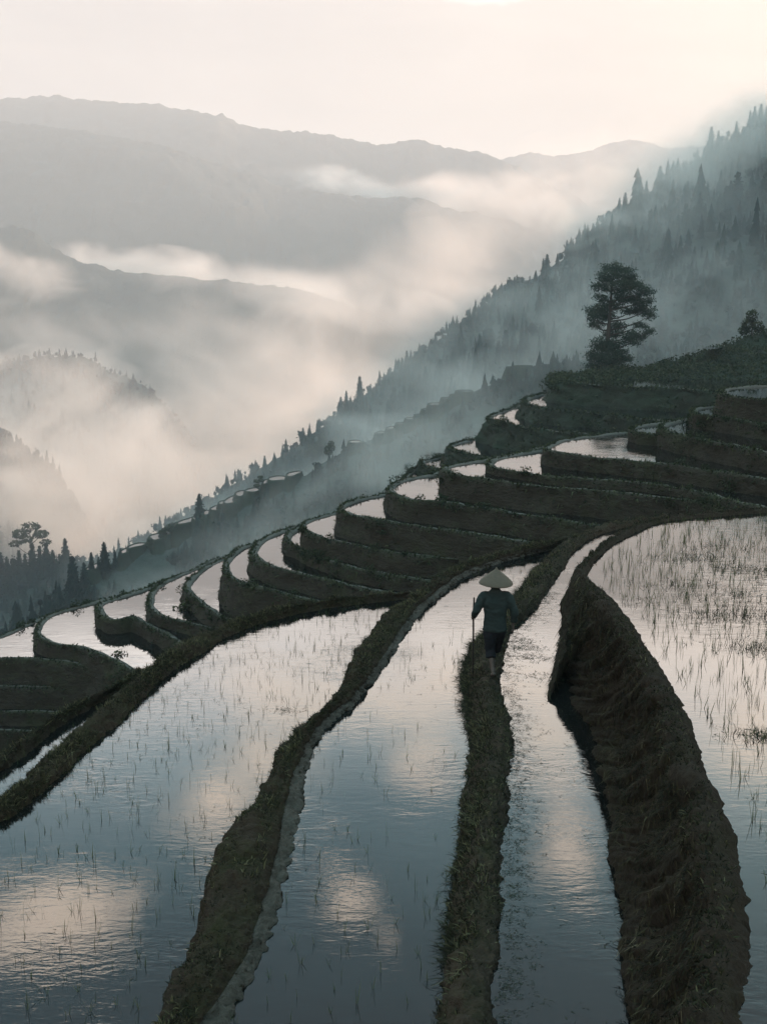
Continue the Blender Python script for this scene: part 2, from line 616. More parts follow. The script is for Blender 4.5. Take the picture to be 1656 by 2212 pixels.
# --- bund between the left and the middle paddy, running on as the outer bund of the middle one
MR = [(425, 2330), (485, 2211), (538, 2120), (583, 2031), (602, 1964), (616, 1897), (630, 1831), (648, 1742), (665, 1653), (687, 1600), (718, 1562), (762, 1525), (800, 1480), (830, 1435), (856, 1399), (884, 1354), (911, 1318), (953, 1283), (1003, 1246), (1078, 1216), (1138, 1199), (1198, 1183), (1225, 1176)]
MM = [(372, 2330), (431, 2211), (467, 2155), (525, 2066), (551, 1995), (574, 1919), (594, 1831), (616, 1719), (643, 1639), (672, 1590), (705, 1552), (750, 1514), (790, 1468), (820, 1425), (846, 1389), (874, 1344), (903, 1309), (940, 1278), (992, 1240), (1068, 1211), (1132, 1194), (1198, 1179), (1225, 1172)]
ML = [(268, 2330), (331, 2211), (365, 2142), (418, 2044), (434, 1990), (452, 1920), (469, 1850), (498, 1790), (551, 1728), (587, 1675), (605, 1626), (645, 1582), (684, 1540), (742, 1482), (752, 1440), (768, 1408), (795, 1370), (830, 1328), (880, 1298), (928, 1262), (978, 1231), (1053, 1205), (1128, 1187), (1198, 1174), (1225, 1168)]
nB2 = 900
r_mr = smooth_line(px_line(MR, ZB), n=nB2)
r_mm = smooth_line(px_line(MM, ZB + 0.09), n=nB2)
r_ml = smooth_line(px_line(ML, ZB + 0.12), n=nB2)
rails_b2 = [shift(r_ml, 0.34, ZA - 0.35), shift(r_ml, 0.12, ZA + 0.12), r_ml, lerp(r_ml, r_mm, 0.5, ZB + 0.21), lerp(r_ml, r_mm, 0.93, ZB + 0.15),
            lerp(r_mm, r_mr, 0.12, ZB + 0.075), lerp(r_mm, r_mr, 0.85, ZB + 0.03), shift(r_mr, -0.08, ZB - 0.12)]
# --- outer bund of the left paddy
OAI = [(-120, 1845), (0, 1779), (39, 1756), (97, 1705), (156, 1647), (218, 1593), (272, 1542), (319, 1495), (369, 1449), (428, 1414), (486, 1379), (564, 1348), (644, 1326), (740, 1309), (828, 1299), (905, 1292), (960, 1284)]
OAO = [(-120, 1795), (0, 1717), (58, 1674), (117, 1616), (175, 1565), (241, 1511), (272, 1484), (319, 1445), (369, 1406), (428, 1371), (486, 1348), (564, 1319), (644, 1305), (740, 1290), (828, 1281), (905, 1276), (965, 1268)]
nOA = 800
r_oi = smooth_line(px_line(OAI, ZA), n=nOA)
r_oo = smooth_line(px_line(OAO, ZA + 0.16), n=nOA)
rails_oa = [shift(r_oo, 0.9, ZA - 2.4), shift(r_oo, 0.25, ZE - 0.1), shift(r_oo, 0.04, ZA + 0.08), lerp(r_oo, r_oi, 0.2, ZA + 0.17), lerp(r_oo, r_oi, 0.6, ZA + 0.15), lerp(r_oo, r_oi, 0.92, ZA + 0.06), shift(r_oi, -0.09, ZA - 0.14)]
# --- outermost bund at the left
OEI = [(-140, 1755), (0, 1665), (58, 1630), (117, 1577), (175, 1540), (236, 1506), (290, 1466)]
OEO = [(-140, 1715), (0, 1628), (78, 1577), (156, 1527), (233, 1492), (272, 1474), (310, 1450)]
nOE = 320
r_ei = smooth_line(px_line(OEI, ZE), n=nOE)
r_eo = smooth_line(px_line(OEO, ZE + 0.14), n=nOE)
rails_oe = [shift(r_eo, 1.2, ZE - 3.0), shift(r_eo, 0.1, ZE - 0.1), lerp(r_eo, r_ei, 0.15, ZE + 0.17), lerp(r_eo, r_ei, 0.6, ZE + 0.19), lerp(r_eo, r_ei, 0.95, ZE + 0.03), shift(r_ei, -0.1, ZE - 0.2)]
# --- the bund the farmer walks on
PL = [(918, 2330), (943, 2211), (956, 2097), (965, 2008), (971, 1942), (987, 1853), (1000, 1742), (1007, 1675), (1015, 1620), (1011, 1585), (1004, 1529), (1001, 1474), (1004, 1446), (1015, 1418), (1034, 1385), (1046, 1372), (1075, 1347), (1109, 1315), (1134, 1277), (1161, 1238), (1190, 1198), (1225, 1166), (1262, 1147), (1328, 1128), (1378, 1119), (1440, 1112)]
PR = [(1040, 2330), (1059, 2211), (1063, 2133), (1080, 2055), (1084, 1978), (1080, 1911), (1078, 1853), (1082, 1783), (1095, 1725), (1101, 1647), (1102, 1600), (1098, 1550), (1089, 1510), (1083, 1474), (1082, 1445), (1090, 1400), (1102, 1362), (1117, 1340), (1134, 1325), (1161, 1298), (1186, 1264), (1212, 1226), (1238, 1187), (1268, 1162), (1318, 1142), (1373, 1129), (1440, 1120)]
nPB = 900
r_pl = smooth_line(np.array([at_z(x, y, ZB + 0.30 * min(1, max(0, (1450 - y) / 160))) for x, y in PL]), n=nPB)
r_pr = smooth_line(px_line(PR, ZC + 0.06), n=nPB)
w_pb = np.clip((r_pl[:, 2] - ZB) / 0.30, 0, 1)
pl_foot = shift(r_pl, 0.30, ZB)
pl_foot = r_pl * (1 - w_pb[:, None]) + pl_foot * w_pb[:, None]
pl_foot[:, 2] = ZB
pl_top = r_pl + (r_pr - r_pl) * (0.24 * (1 - w_pb))[:, None]
pl_top[:, 2] = ZB + 0.18 + 0.13 * w_pb
rails_pb = [shift(pl_foot, 0.14, ZB - 0.2), pl_foot, pl_top, lerp(r_pl, r_pr, 0.5, ZC + 0.13), lerp(r_pl, r_pr, 0.78, ZC + 0.12), lerp(r_pl, r_pr, 0.97, ZC + 0.06), shift(r_pr, -0.10, ZC - 0.2)]
# --- high wall of earth below the right paddy
RD = [(1601, 2211), (1611, 2152), (1619, 2094), (1614, 2047), (1616, 1985), (1612, 1931), (1596, 1880), (1592, 1845), (1592, 1814), (1578, 1783), (1562, 1736), (1545, 1712), (1533, 1690), (1521, 1655), (1508, 1616), (1494, 1569), (1471, 1525), (1450, 1490), (1428, 1453), (1403, 1411), (1378, 1371), (1348, 1331), (1310, 1286), (1281, 1261), (1268, 1241), (1278, 1223), (1303, 1196), (1338, 1168), (1388, 1143), (1428, 1130), (1478, 1122), (1578, 1114), (1656, 1108), (1760, 1101)]
nW = 1100
rd = px_line(RD, ZD)
rd = np.concatenate([[[1.40, 3.4, ZD], [1.80, 4.6, ZD]], rd])
r_rd = smooth_line(rd, n=nW)
WB = [(1356, 2211), (1350, 2094), (1341, 2016), (1329, 1939), (1325, 1861), (1319, 1783), (1308, 1740), (1302, 1698), (1292, 1655), (1280, 1600), (1265, 1565), (1243, 1530), (1232, 1500), (1225, 1465), (1213, 1432), (1206, 1408)]
wb = px_line(WB, ZC)
cont = px_line([(1211, 1343), (1225, 1302), (1231, 1265), (1238, 1243), (1253, 1221), (1278, 1196), (1328, 1161), (1368, 1142), (1400, 1126), (1478, 1112), (1578, 1104), (1656, 1098), (1760, 1091)], ZD + 0.17)
cr = shift(cont, 0.22)
cr[:, 2] = ZC
wb = np.concatenate([[[0.85, 3.4, ZC], [1.18, 4.6, ZC], [1.55, 6.1, ZC]], wb, cr[1:]])
r_wb = smooth_line(wb, n=nW)
w_far = np.clip((r_rd[:, 1] - 13.5) / 4.0, 0, 1)                  # the crest narrows towards the far end
r_cl = shift(r_rd, 0.30 - 0.15 * w_far)
r_cl[:, 2] = ZD + 0.10 - 0.05 * w_far
r_ct = shift(r_rd, 0.16 - 0.07 * w_far)
r_ct[:, 2] = ZD + 0.17 - 0.09 * w_far
rails_w = [lerp(r_wb, r_cl, -0.06, ZC - 0.35), r_wb, lerp(r_wb, r_cl, 0.45, ZC + 0.42), lerp(r_wb, r_cl, 0.80, ZC + 0.95), r_cl, r_ct, shift(r_rd, 0.03, ZD + 0.045), shift(r_rd, -0.12, ZD - 0.2)]

BUNDS = {}
spec = [
    ('earth_bund', rails_b2, [5, 5, 10, 9, 3, 6, 4], M['bund'], 0.060, 0.034, 11, 0.0, 0.05, 'curving mossy bund edged with a pale mud strip between left and middle paddies', 'earth bund'),
    ('earth_bund', rails_oa, [6, 5, 4, 6, 7, 4, 4], M['bund'], 0.060, 0.034, 21, 0.0, 0.03, 'long brown bund sweeping round the outer edge of the left paddy', 'earth bund'),
    ('earth_bund', rails_oe, [6, 6, 5, 6, 5, 4], M['bund'], 0.060, 0.034, 31, 0.0, 0.03, 'outermost narrow grassy bund beyond the thin water strip at far left', 'earth bund'),
    ('earth_bund', rails_pb, [4, 8, 8, 8, 7, 4], M['path'], 0.055, 0.032, 41, 0.0, 0.03, 'grassy footpath bund the farmer in the straw hat walks along', 'earth bund'),
    ('earth_wall', rails_w, [4, 16, 16, 12, 7, 5, 4], M['wall'], 0.035, 0.026, 51, 1.1, 0.13, 'tall dark overgrown earth wall holding up the right paddy', 'earth wall'),
]
for nm, rl, sb, mt, a1, a2, sd, skw, rib, lab, cat in spec:
    o, G, nr = earth(nm, rl, sb, mt, a1, a2, sd, 2, skw, rib)
    tag(o, lab, cat, kind='thing')
    BUNDS[sd] = (o, G, nr)
# pale mud strip along the bund: its own surface a few mm above the bund's shoulder
G, nr = BUNDS[11][1], BUNDS[11][2]
j0, j1 = 5 + 5 + 10 + 9 + 2, 5 + 5 + 10 + 9 + 3 + 6 + 3
S = G[:, j0:j1] + np.array([0, 0, 0.012])
wig = (fbm(np.stack([np.arange(nB2) * 0.05, 0 * np.arange(nB2), 0 * np.arange(nB2)], -1), 3, 77) * 0.05)[:, None]
S[:, 0] = S[:, 0] + (S[:, 2] - S[:, 0]) * (0.5 + 9 * wig)
S[:, 0, 2] -= 0.025
S[:, -1, 2] -= 0.03
S[:, 1:-1, 2] += 0.010 * fbm(S[:, 1:-1] * 14, 3, 78)
mud = mk('mud_strip', S.reshape(-1, 3), grid_faces(nB2, S.shape[1]), M['mud'], BUNDS[11][0])
if mud.data.polygons[50].normal.z < 0:
    mud.data.flip_normals()
mud['label'] = 'pale drying mud strip'

mid = lambda r, a, b: lerp(r[a], r[b], 0.5)
b2_mid, oa_mid, oe_mid, pb_mid = rails_b2[3], rails_oa[3], rails_oe[3], rails_pb[3]
w_mid = r_cl
sk = lambda P, k=6: [tuple(p[:2]) for p in P[::k]] + [tuple(P[-1][:2])]


def water(name, pts, z, mat):
    return tag(poly_sheet(name, pts, z, mat), kind='structure')


water('paddy_water', [(-3.0, 3.4), (-9.5, 9.0)] + sk(oa_mid) + sk(b2_mid[: int(nB2 * 0.93)][::-1]), ZA, M['water'])
water('paddy_water', sk(rails_b2[5]) + sk(pb_mid[: int(nPB * 0.93)][::-1]), ZB, M['water'])
water('paddy_water', sk(pb_mid) + sk(lerp(r_wb, r_cl, 0.6)[: int(nW * 0.90)][::-1]), ZC, M['water'])
water('paddy_water', sk(shift(r_rd, 0.1)) + [(16, 23), (16, 3.4)], ZD, M['water'])
water('paddy_water', sk(oe_mid) + sk(oa_mid[: int(nOA * 0.55)][::-1]), ZE, M['water'])


# ------------------------------------------------------------------ blades, leaves
def blades(P, D, L, W, bend, tone, side=None, segs=2):
    """grass blades: roots P, directions D (unit), lengths L, widths W, droop 'bend' -> V,F arrays and tone per vertex"""
    n = len(P)
    if side is None:
        a = rng.uniform(0, 2 * np.pi, n)
        side = np.stack([np.cos(a), np.sin(a), np.zeros(n)], -1)
    side = side - D * np.sum(side * D, 1, keepdims=True)
    side /= np.maximum(np.linalg.norm(side, axis=1, keepdims=True), 1e-6)
    rows = []
    for k in range(segs):
        t = k / segs
        c = P + D * (L * t)[:, None] + np.outer(L * bend * t * t, [0, 0, -1])
        w = (W * (1 - 0.55 * t))[:, None]
        rows += [c - side * w, c + side * w]
    rows.append(P + D * L[:, None] + np.outer(L * bend, [0, 0, -1]))
    V = np.stack(rows, 1)
    m = 2 * segs + 1
    base = (np.arange(n) * m)[:, None]
    Q = [base + np.array([[2 * k, 2 * k + 1, 2 * k + 3, 2 * k + 2]]) for k in range(segs - 1)]
    T = base + np.array([[2 * segs - 2, 2 * segs - 1, 2 * segs]])
    return V.reshape(-1, 3), (np.concatenate(Q) if Q else np.zeros((0, 4), int)), T, np.repeat(tone, m)


class Bag:
    def __init__(s):
        s.V, s.Q, s.T, s.t, s.n = [], [], [], [], 0

    def add(s, V, Q, T, tone):
        s.V.append(V)
        s.Q.append(np.asarray(Q, int).reshape(-1, 4) + s.n)
        s.T.append(np.asarray(T, int).reshape(-1, 3) + s.n)
        s.t.append(tone)
        s.n += len(V)

    def build(s, name, mat, parent=None, smooth=False):
        F = [a for a in (np.concatenate(s.Q), np.concatenate(s.T)) if len(a)]
        return mk(name, np.concatenate(s.V), F, mat, parent, np.concatenate(s.t), smooth)


def pick(G, nr, n, j0, j1, i0=0, i1=None, patch=1.3, seed=0, bare=-0.15):
    nn, m = G.shape[:2]
    i1 = nn - 1 if i1 is None else i1
    i = rng.integers(i0, i1, n * 3)
    j = rng.integers(j0, j1, n * 3)
    fi, fj = rng.random(n * 3)[:, None], rng.random(n * 3)[:, None]
    P = G[i, j] * (1 - fi) * (1 - fj) + G[i + 1, j] * fi * (1 - fj) + G[i, j + 1] * (1 - fi) * fj + G[i + 1, j + 1] * fi * fj
    k = fbm(P * patch, 3, 100 + seed) + 0.35 * rng.standard_normal(n * 3) * 0.4 > bare
    P, Nn = P[k][:n], nr[i, j][k][:n]
    return P, Nn


def rand_dir(n, spread, N0):
    d = N0 + rng.standard_normal((n, 3)) * spread
    return d / np.linalg.norm(d, axis=1, keepdims=True)


def tufts(bag, P, Nn, lmin, lmax, wmin, wmax, up=0.6, spread=0.45, bend=(0.1, 0.6), tone=(0.2, 0.7), per=1):
    P = np.repeat(P, per, 0)
    Nn = np.repeat(Nn, per, 0)
    P = P + rng.standard_normal(P.shape) * 0.012 * (per > 1)
    n = len(P)
    D = rand_dir(n, spread, Nn * (1 - up) + np.array([0, 0, 1.0]) * up)
    L = rng.uniform(lmin, lmax, n) * rng.uniform(0.6, 1.0, n)
    tn = np.clip(rng.normal(np.mean(tone), (tone[1] - tone[0]) * 0.45, n), 0, 1)
    bag.add(*blades(P - Nn * 0.01, D, L, rng.uniform(wmin, wmax, n), rng.uniform(*bend, n), tn))


GR = Bag()
for sd, n, j0, j1, lm, per in ((11, 9000, 7, 28, 0.08, 3), (21, 8000, 11, 30, 0.09, 3), (31, 2000, 8, 22, 0.10, 3), (41, 9000, 3, 20, 0.11, 3), (41, 3500, 20, 36, 0.07, 3)):
    o, G, nr = BUNDS[sd]
    P, Nn = pick(G, nr, n, j0, min(j1, G.shape[1] - 2), seed=sd)
    tufts(GR, P, Nn, 0.03, lm, 0.0025, 0.006, per=per)
    P, Nn = pick(G, nr, n // 6, j0, min(j1, G.shape[1] - 2), seed=sd + 1, bare=0.08)
    tufts(GR, P, Nn, 0.06, lm * 2.0, 0.003, 0.007, per=5, tone=(0.35, 1.1))
# long grass leaning out from the left foot of the path bund
o, G, nr = BUNDS[41]
P, Nn = pick(G, nr, 420, 3, 9, 0, 640, seed=5, patch=0.9, bare=0.05)
tufts(GR, P, Nn + np.array([-0.5, 0, 0.1]), 0.12, 0.34, 0.002, 0.005, up=0.35, spread=0.4, bend=(0.2, 0.7), per=7, tone=(0.3, 0.8))
# moss and grass along the crest of the high wall
o, G, nr = BUNDS[51]
P, Nn = pick(G, nr, 6500, 40, 57, seed=51, bare=-0.2)
tufts(GR, P, Nn, 0.03, 0.09, 0.003, 0.007, per=3, tone=(0.2, 0.75))
P, Nn = pick(G, nr, 7000, 10, 46, seed=52, bare=0.0)
tufts(GR, P, Nn, 0.04, 0.12, 0.003, 0.006, per=3, up=0.2, bend=(0.3, 0.9), tone=(0.1, 0.6))
g = GR.build('grass', M['grass'])
tag(g, kind='stuff', label='short grass and moss growing on the earth bunds', cat='grass')
# matted hanging grass on the face of the high wall
HG = Bag()
P, Nn = pick(G, nr, 26000, 6, 48, seed=53, bare=-0.6)
n = len(P)
dn = np.tile([-0.25, -0.35, -1.0], (n, 1)) + rng.standard_normal((n, 3)) * 0.22
dn = dn - Nn * np.sum(dn * Nn, 1, keepdims=True) + Nn * 0.13
dn /= np.linalg.norm(dn, axis=1, keepdims=True)
tang = np.cross(Nn, dn)
HG.add(*blades(P + Nn * 0.005, dn, rng.uniform(0.04, 0.17, n), rng.uniform(0.002, 0.007, n), rng.uniform(0.0, 0.2, n), np.clip(rng.normal(0.45, 0.25, n) + 0.25 * fbm(P * 1.5, 2, 8), 0, 1), side=tang, segs=3))
tag(HG.build('hanging_grass', M['roots']), kind='stuff', label='matted dead grass hanging down the tall earth wall', cat='grass')


# ------------------------------------------------------------------ terraced spurs of the middle distance
def terrace(pts, z, depth, mat, rim_h=0.06, rim_w=0.26, slope=0.13, seed=0, amp=0.10, ext=True, water_mat='water_far', step=0.16):
    P = px_line(pts, z)
    if ext:
        a, b = P[-1], P[0]
        P = np.concatenate([P, [[a[0] + 4, a[1] + 5, z], [b[0] + 8, max(a[1], b[1]) + 12, z], [b[0] + 8, b[1], z]]])
    C = smooth_line(P, step=step, closed=True)
    area = 0.5 * np.sum(C[:, 0] * np.roll(C[:, 1], -1) - C[:, 1] * np.roll(C[:, 0], -1))
    if area < 0:
        C = C[::-1]
    n = len(C)
    T = np.roll(C, -1, 0) - np.roll(C, 1, 0)
    T = sum(np.roll(T, k, 0) for k in range(-3, 4))
    T /= np.maximum(np.linalg.norm(T, axis=1, keepdims=True), 1e-9)
    O = np.stack([T[:, 1], -T[:, 0], 0 * T[:, 0]], -1)         # outward
    jit = fbm(C * 0.6, 3, seed + 60)[:, None]
    w = rim_w * (1 + 0.35 * jit)

    def rail(off, dz):
        q = C + O * off
        q[:, 2] = z + dz
        return q
    prof = [(-0.10, -0.12), (0.0, 0.03), (0.3, rim_h * 0.9), (0.7, rim_h), (1.0, rim_h * 0.72), (1.12, rim_h * 0.25)]
    rows = [rail(a * w, b) for a, b in prof]
    k = max(5, int(depth / 0.16))
    for i in range(1, k + 1):
        t = i / k
        rows.append(rail(w * 1.12 + slope * depth * (t ** 1.25), rim_h * 0.25 - depth * t))
    G = np.stack(rows, 1)
    m = G.shape[1]
    nr = np.gradient(G, axis=1)
    nr = np.cross(np.repeat(T[:, None], m, 1), nr)
    nr /= np.maximum(np.linalg.norm(nr, axis=2, keepdims=True), 1e-9)
    if nr[:, 3, 2].mean() < 0:
        nr = -nr
    wgt = np.r_[0.25, 0.3, 0.4, 0.4, 0.5, 0.6, np.ones(m - 6)][None, :, None]
    d = amp * 1.6 * fbm(G * 0.8, 3, seed)[..., None] + amp * 1.1 * fbm(G * 2.6, 3, seed + 3)[..., None] + amp * 0.45 * fbm(G * 8, 2, seed + 6)[..., None]
    G = G + nr * d * wgt
    F = grid_faces(n + 1, m)
    Gc = np.concatenate([G, G[:1]], 0)
    o = mk('terrace', Gc.reshape(-1, 3), F, mat)
    if o.data.polygons[2].normal.z < 0:
        o.data.flip_normals()
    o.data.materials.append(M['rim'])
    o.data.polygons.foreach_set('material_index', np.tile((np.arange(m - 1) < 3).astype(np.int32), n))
    tag(o, kind='structure')
    wo = poly_sheet('terrace_water', [tuple(p[:2]) for p in (C + O * 0.03)], z, M[water_mat])
    tag(wo, kind='structure')
    return dict(C=C, O=O, G=Gc, N=np.concatenate([nr, nr[:1]], 0), z=z)


TER = {}
front = [
    ('n0', -16.0, 6.0, [(420, 1600), (200, 1580), (0, 1576), (-200, 1580), (-330, 1540), (-180, 1500), (-60, 1470)]),
    ('n1', -15.5, 3.0, [(380, 1550), (200, 1538), (0, 1536), (-180, 1538), (-300, 1500), (-160, 1455), (-60, 1430)]),
    ('n2', -14.7, 3.0, [(340, 1500), (200, 1487), (90, 1484), (0, 1483), (-150, 1486), (-240, 1450), (-140, 1420), (-40, 1395)]),
    ('t1', -13.7, 3.0, [(240, 1440), (120, 1426), (66, 1421), (0, 1421), (-100, 1425), (-160, 1418), (-170, 1402), (-90, 1392), (0, 1379), (40, 1363), (75, 1347), (110, 1335)]),
    ('t2', -13.1, 2.6, [(340, 1460), (255, 1425), (200, 1403), (171, 1394), (128, 1390), (100, 1378), (90, 1366), (92, 1355), (103, 1341), (128, 1326), (181, 1312), (230, 1299)]),
    ('t3', -12.6, 2.4, [(440, 1400), (360, 1366), (320, 1346), (288, 1333), (248, 1339), (230, 1328), (223, 1315), (228, 1305), (272, 1291), (319, 1276), (370, 1254)]),
    ('t4', -12.2, 2.2, [(560, 1380), (440, 1352), (400, 1341), (373, 1336), (347, 1325), (334, 1312), (333, 1300), (340, 1277), (369, 1256), (432, 1229), (480, 1207)]),
    ('t5', -11.6, 2.8, [(760, 1362), (640, 1354), (560, 1350), (505, 1340), (467, 1319), (437, 1296), (416, 1276), (414, 1265), (429, 1245), (455, 1225), (494, 1206), (530, 1185)]),
    ('t6', -10.3, 2.6, [(860, 1325), (760, 1310), (660, 1292), (600, 1276), (555, 1265), (521, 1255), (504, 1243), (497, 1228), (499, 1215), (525, 1188), (560, 1175), (590, 1163)]),
    ('t7', -9.66, 2.2, [(1000, 1300), (828, 1277), (740, 1258), (660, 1240), (605, 1228), (571, 1212), (558, 1200), (558, 1190), (575, 1169), (612, 1152), (640, 1142)]),
    ('t8', -9.23, 1.9, [(1100, 1275), (1000, 1262), (900, 1250), (828, 1239), (750, 1222), (680, 1196), (642, 1178), (629, 1168), (631, 1158), (640, 1150), (665, 1138), (690, 1128)]),
    ('t9', -8.57, 1.9, [(1330, 1230), (1180, 1215), (1060, 1206), (978, 1206), (888, 1200), (828, 1189), (760, 1174), (707, 1163), (676, 1152), (664, 1143), (663, 1135), (677, 1126), (710, 1116), (760, 1103)]),
    ('t10', -7.68, 1.9, [(1400, 1208), (1300, 1193), (1178, 1177), (1000, 1150), (828, 1125), (798, 1118), (762, 1110), (745, 1102), (750, 1094), (780, 1083), (828, 1073), (850, 1067)]),
    ('t11', -6.94, 1.9, [(1500, 1162), (1400, 1149), (1288, 1134), (1150, 1113), (1050, 1099), (948, 1085), (900, 1082), (868, 1073), (853, 1062), (853, 1054), (864, 1045), (890, 1037), (930, 1030), (980, 1021)]),
    ('t12', -6.09, 1.7, [(1720, 1125), (1500, 1083), (1300, 1062), (1150, 1048), (1050, 1036), (998, 1028), (975, 1020), (970, 1014), (986, 1008), (1018, 1002), (1045, 998), (1090, 989)]),
    ('t13', -5.85, 1.3, [(1760, 1112), (1650, 1097), (1560, 1076), (1450, 1052), (1378, 1043), (1300, 1038), (1200, 1031), (1143, 1022), (1090, 1014), (1070, 1008), (1066, 1002), (1077, 994), (1110, 987), (1148, 980), (1200, 971)]),
    ('t14', -5.35, 1.5, [(1760, 1052), (1656, 1036), (1500, 1013), (1420, 1002), (1350, 995), (1260, 986), (1205, 978), (1187, 972), (1197, 964), (1228, 952), (1300, 943), (1353, 936), (1400, 928)]),
    ('t15', -4.95, 1.4, [(1760, 998), (1600, 973), (1500, 956), (1435, 941), (1395, 937), (1376, 931), (1379, 925), (1400, 921), (1430, 918), (1470, 910)]),
    ('t16', -4.72, 1.2, [(1760, 992), (1656, 978), (1578, 962), (1498, 947), (1452, 934), (1440, 929), (1438, 923), (1450, 918), (1475, 912), (1510, 904)]),
    ('t17', -4.20, 1.4, [(1760, 931), (1656, 917), (1568, 904), (1540, 900), (1512, 897), (1505, 891), (1515, 884), (1560, 879), (1600, 876)]),
    ('t18', -3.40, 1.6, [(1760, 872), (1656, 864), (1600, 860), (1574, 855), (1569, 848), (1577, 842), (1600, 839), (1656, 836), (1720, 834)]),
]
for i, (k, z, dep, pts) in enumerate(front):
    TER[k] = terrace(pts, z, dep, M['terrace'], seed=200 + 13 * i)
back = [
    ('u1', -13.76, 8.0, [(1300, 1085), (1100, 1068), (990, 1060), (930, 1052), (892, 1043), (879, 1037), (881, 1030), (905, 1014), (930, 1006)]),
    ('u2', -13.12, 4.0, [(1300, 1050), (1100, 1032), (1000, 1022), (950, 1013), (927, 1008), (917, 1003), (923, 997), (945, 992), (970, 984)]),
    ('u3', -11.76, 4.2, [(1300, 1015), (1160, 1003), (1080, 993), (1030, 985), (1000, 976), (983, 969), (982, 963), (1000, 957), (1030, 951), (1060, 940)]),
    ('u4', -9.84, 4.2, [(1560, 965), (1400, 950), (1250, 936), (1150, 925), (1090, 915), (1062, 905), (1076, 895), (1110, 884), (1150, 869)]),
    ('u5', -8.64, 3.2, [(1560, 920), (1400, 906), (1300, 893), (1220, 887), (1178, 882), (1150, 875), (1140, 868), (1147, 862), (1165, 857), (1190, 849)]),
    ('u6', -6.80, 4.2, [(1656, 855), (1500, 842), (1350, 834), (1250, 828), (1217, 825), (1207, 821), (1213, 816), (1235, 814), (1280, 806)]),
]
for i, (k, z, dep, pts) in enumerate(back):
    TER[k] = terrace(pts, z, dep, M['slope'], seed=500 + 13 * i, amp=0.30, slope=0.55, step=0.45, rim_w=0.4)
# bushy shoulder above the rear spur
ct = np.array([at_Y(x, y, Y * 1.6) for x, y, Y in ((1190, 822, 70), (1230, 812, 71), (1300, 804, 72), (1400, 795, 73), (1480, 771, 74), (1560, 747, 75), (1600, 731, 76), (1656, 712, 77), (1760, 670, 78), (1900, 640, 80))])
cb = np.array([at_Y(x, y, Y * 1.6) for x, y, Y in ((1200, 832, 63), (1240, 832, 63), (1310, 840, 63), (1400, 845, 63), (1480, 850, 63), (1560, 855, 63), (1600, 862, 62), (1656, 868, 62), (1760, 872, 62), (1900, 880, 62))])
ct, cb = smooth_line(ct, n=140), smooth_line(cb, n=140)
bk = ct + np.array([3, 24, -11.0])
Gs = soften(loft([cb + np.array([0, -0.5, -2.0]), cb, lerp(cb, ct, 0.55) + np.array([0, 0, 0.35]), ct, bk], [4, 20, 16, 8]), 3)
ns = grid_normals(Gs)
ns = -ns if ns[:, :, 2].mean() < 0 else ns
Gs = Gs + ns * (0.45 * fbm(Gs * 0.3, 3, 90) + 0.3 * fbm(Gs * 1.2, 3, 91))[..., None]
sh = mk('hill', Gs.reshape(-1, 3), grid_faces(*Gs.shape[:2]), M['slope'])
face_up(sh.data)
tag(sh, kind='structure')
pw = [(1519, 753), (1527, 749), (1545, 746.5), (1562, 746), (1556, 751), (1540, 754)]
tag(poly_sheet('terrace_water', [tuple(p[:2]) for p in smooth_line(px_line(pw, -4.19), n=40, closed=True)], -4.19, M['water_far']), kind='structure')


# ------------------------------------------------------------------ hills and ridges
def ridge(name, crest, foot_run, foot_drop, n=420, m=90, back_run=None, amp=4.0, scale=0.02, fine=1.2, fine_scale=0.25, seed=1, curve=1.15, dirx=0.0, mat='hill'):
    """crest: (px, py, distance) -> hill whose near flank falls towards the camera"""
    C = smooth_line(np.array([at_Y(x, y, Y) for x, y, Y in crest]), n=n)
    t = np.linspace(0, 1, m) ** 1.3
    D = np.array([dirx, -1.0, 0])
    front = C[:, None] + D[None, None] * (foot_run * t)[None, :, None]
    front[:, :, 2] -= foot_drop * (t ** curve)[None, :]
    b = back_run or foot_run * 0.8
    tb = np.linspace(1, 0, 16)[:-1]
    rear = C[:, None] - D[None, None] * (b * tb)[None, :, None]
    rear[:, :, 2] -= foot_drop * 0.9 * tb[None, :]
    G = np.concatenate([rear, front], 1)
    w = np.r_[tb, np.minimum(1, 0.12 + t * 6)][None, :]
    gz = amp * fbm(G * scale, 5, seed, 0.55) * w
    G[:, :, 2] += gz + fine * fbm(G * fine_scale, 3, seed + 7, 0.6)
    o = mk(name, G.reshape(-1, 3), grid_faces(*G.shape[:2]), M[mat])
    face_up(o.data)
    tag(o, kind='structure')
    return o, G, C


F1C = [(-300, 1240, 480), (0, 1226, 470), (100, 1220, 465), (190, 1214, 460), (250, 1199, 457), (300, 1174, 455), (400, 1112, 450), (480, 1062, 448), (560, 1012, 446), (640, 962, 444), (700, 918, 442), (770, 868, 440), (870, 800, 440), (960, 732, 440), (1060, 652, 440), (1120, 618, 442), (1180, 588, 444), (1230, 548, 446), (1270, 512, 448), (1330, 462, 450), (1385, 432, 452), (1430, 392, 454), (1470, 368, 456), (1530, 332, 460), (1580, 300, 462), (1623, 276, 464), (1656, 262, 466), (1760, 170, 470), (1950, 20, 490), (2400, -400, 560), (3200, -700, 640), (4500, -900, 760)]  # last crest points, out of view, added to keep sun off the foreground
F2C = [(-200, 1420, 250), (60, 1330, 255), (140, 1275, 262), (205, 1238, 268), (270, 1199, 275), (335, 1168, 280), (400, 1138, 285), (480, 1097, 288), (560, 1058, 290), (640, 1033, 292), (700, 1000, 293), (760, 970, 294), (820, 946, 295), (880, 915, 296), (950, 880, 297), (1000, 856, 298), (1040, 838, 299), (1130, 800, 302), (1250, 782, 306), (1400, 768, 310), (1700, 740, 315)]
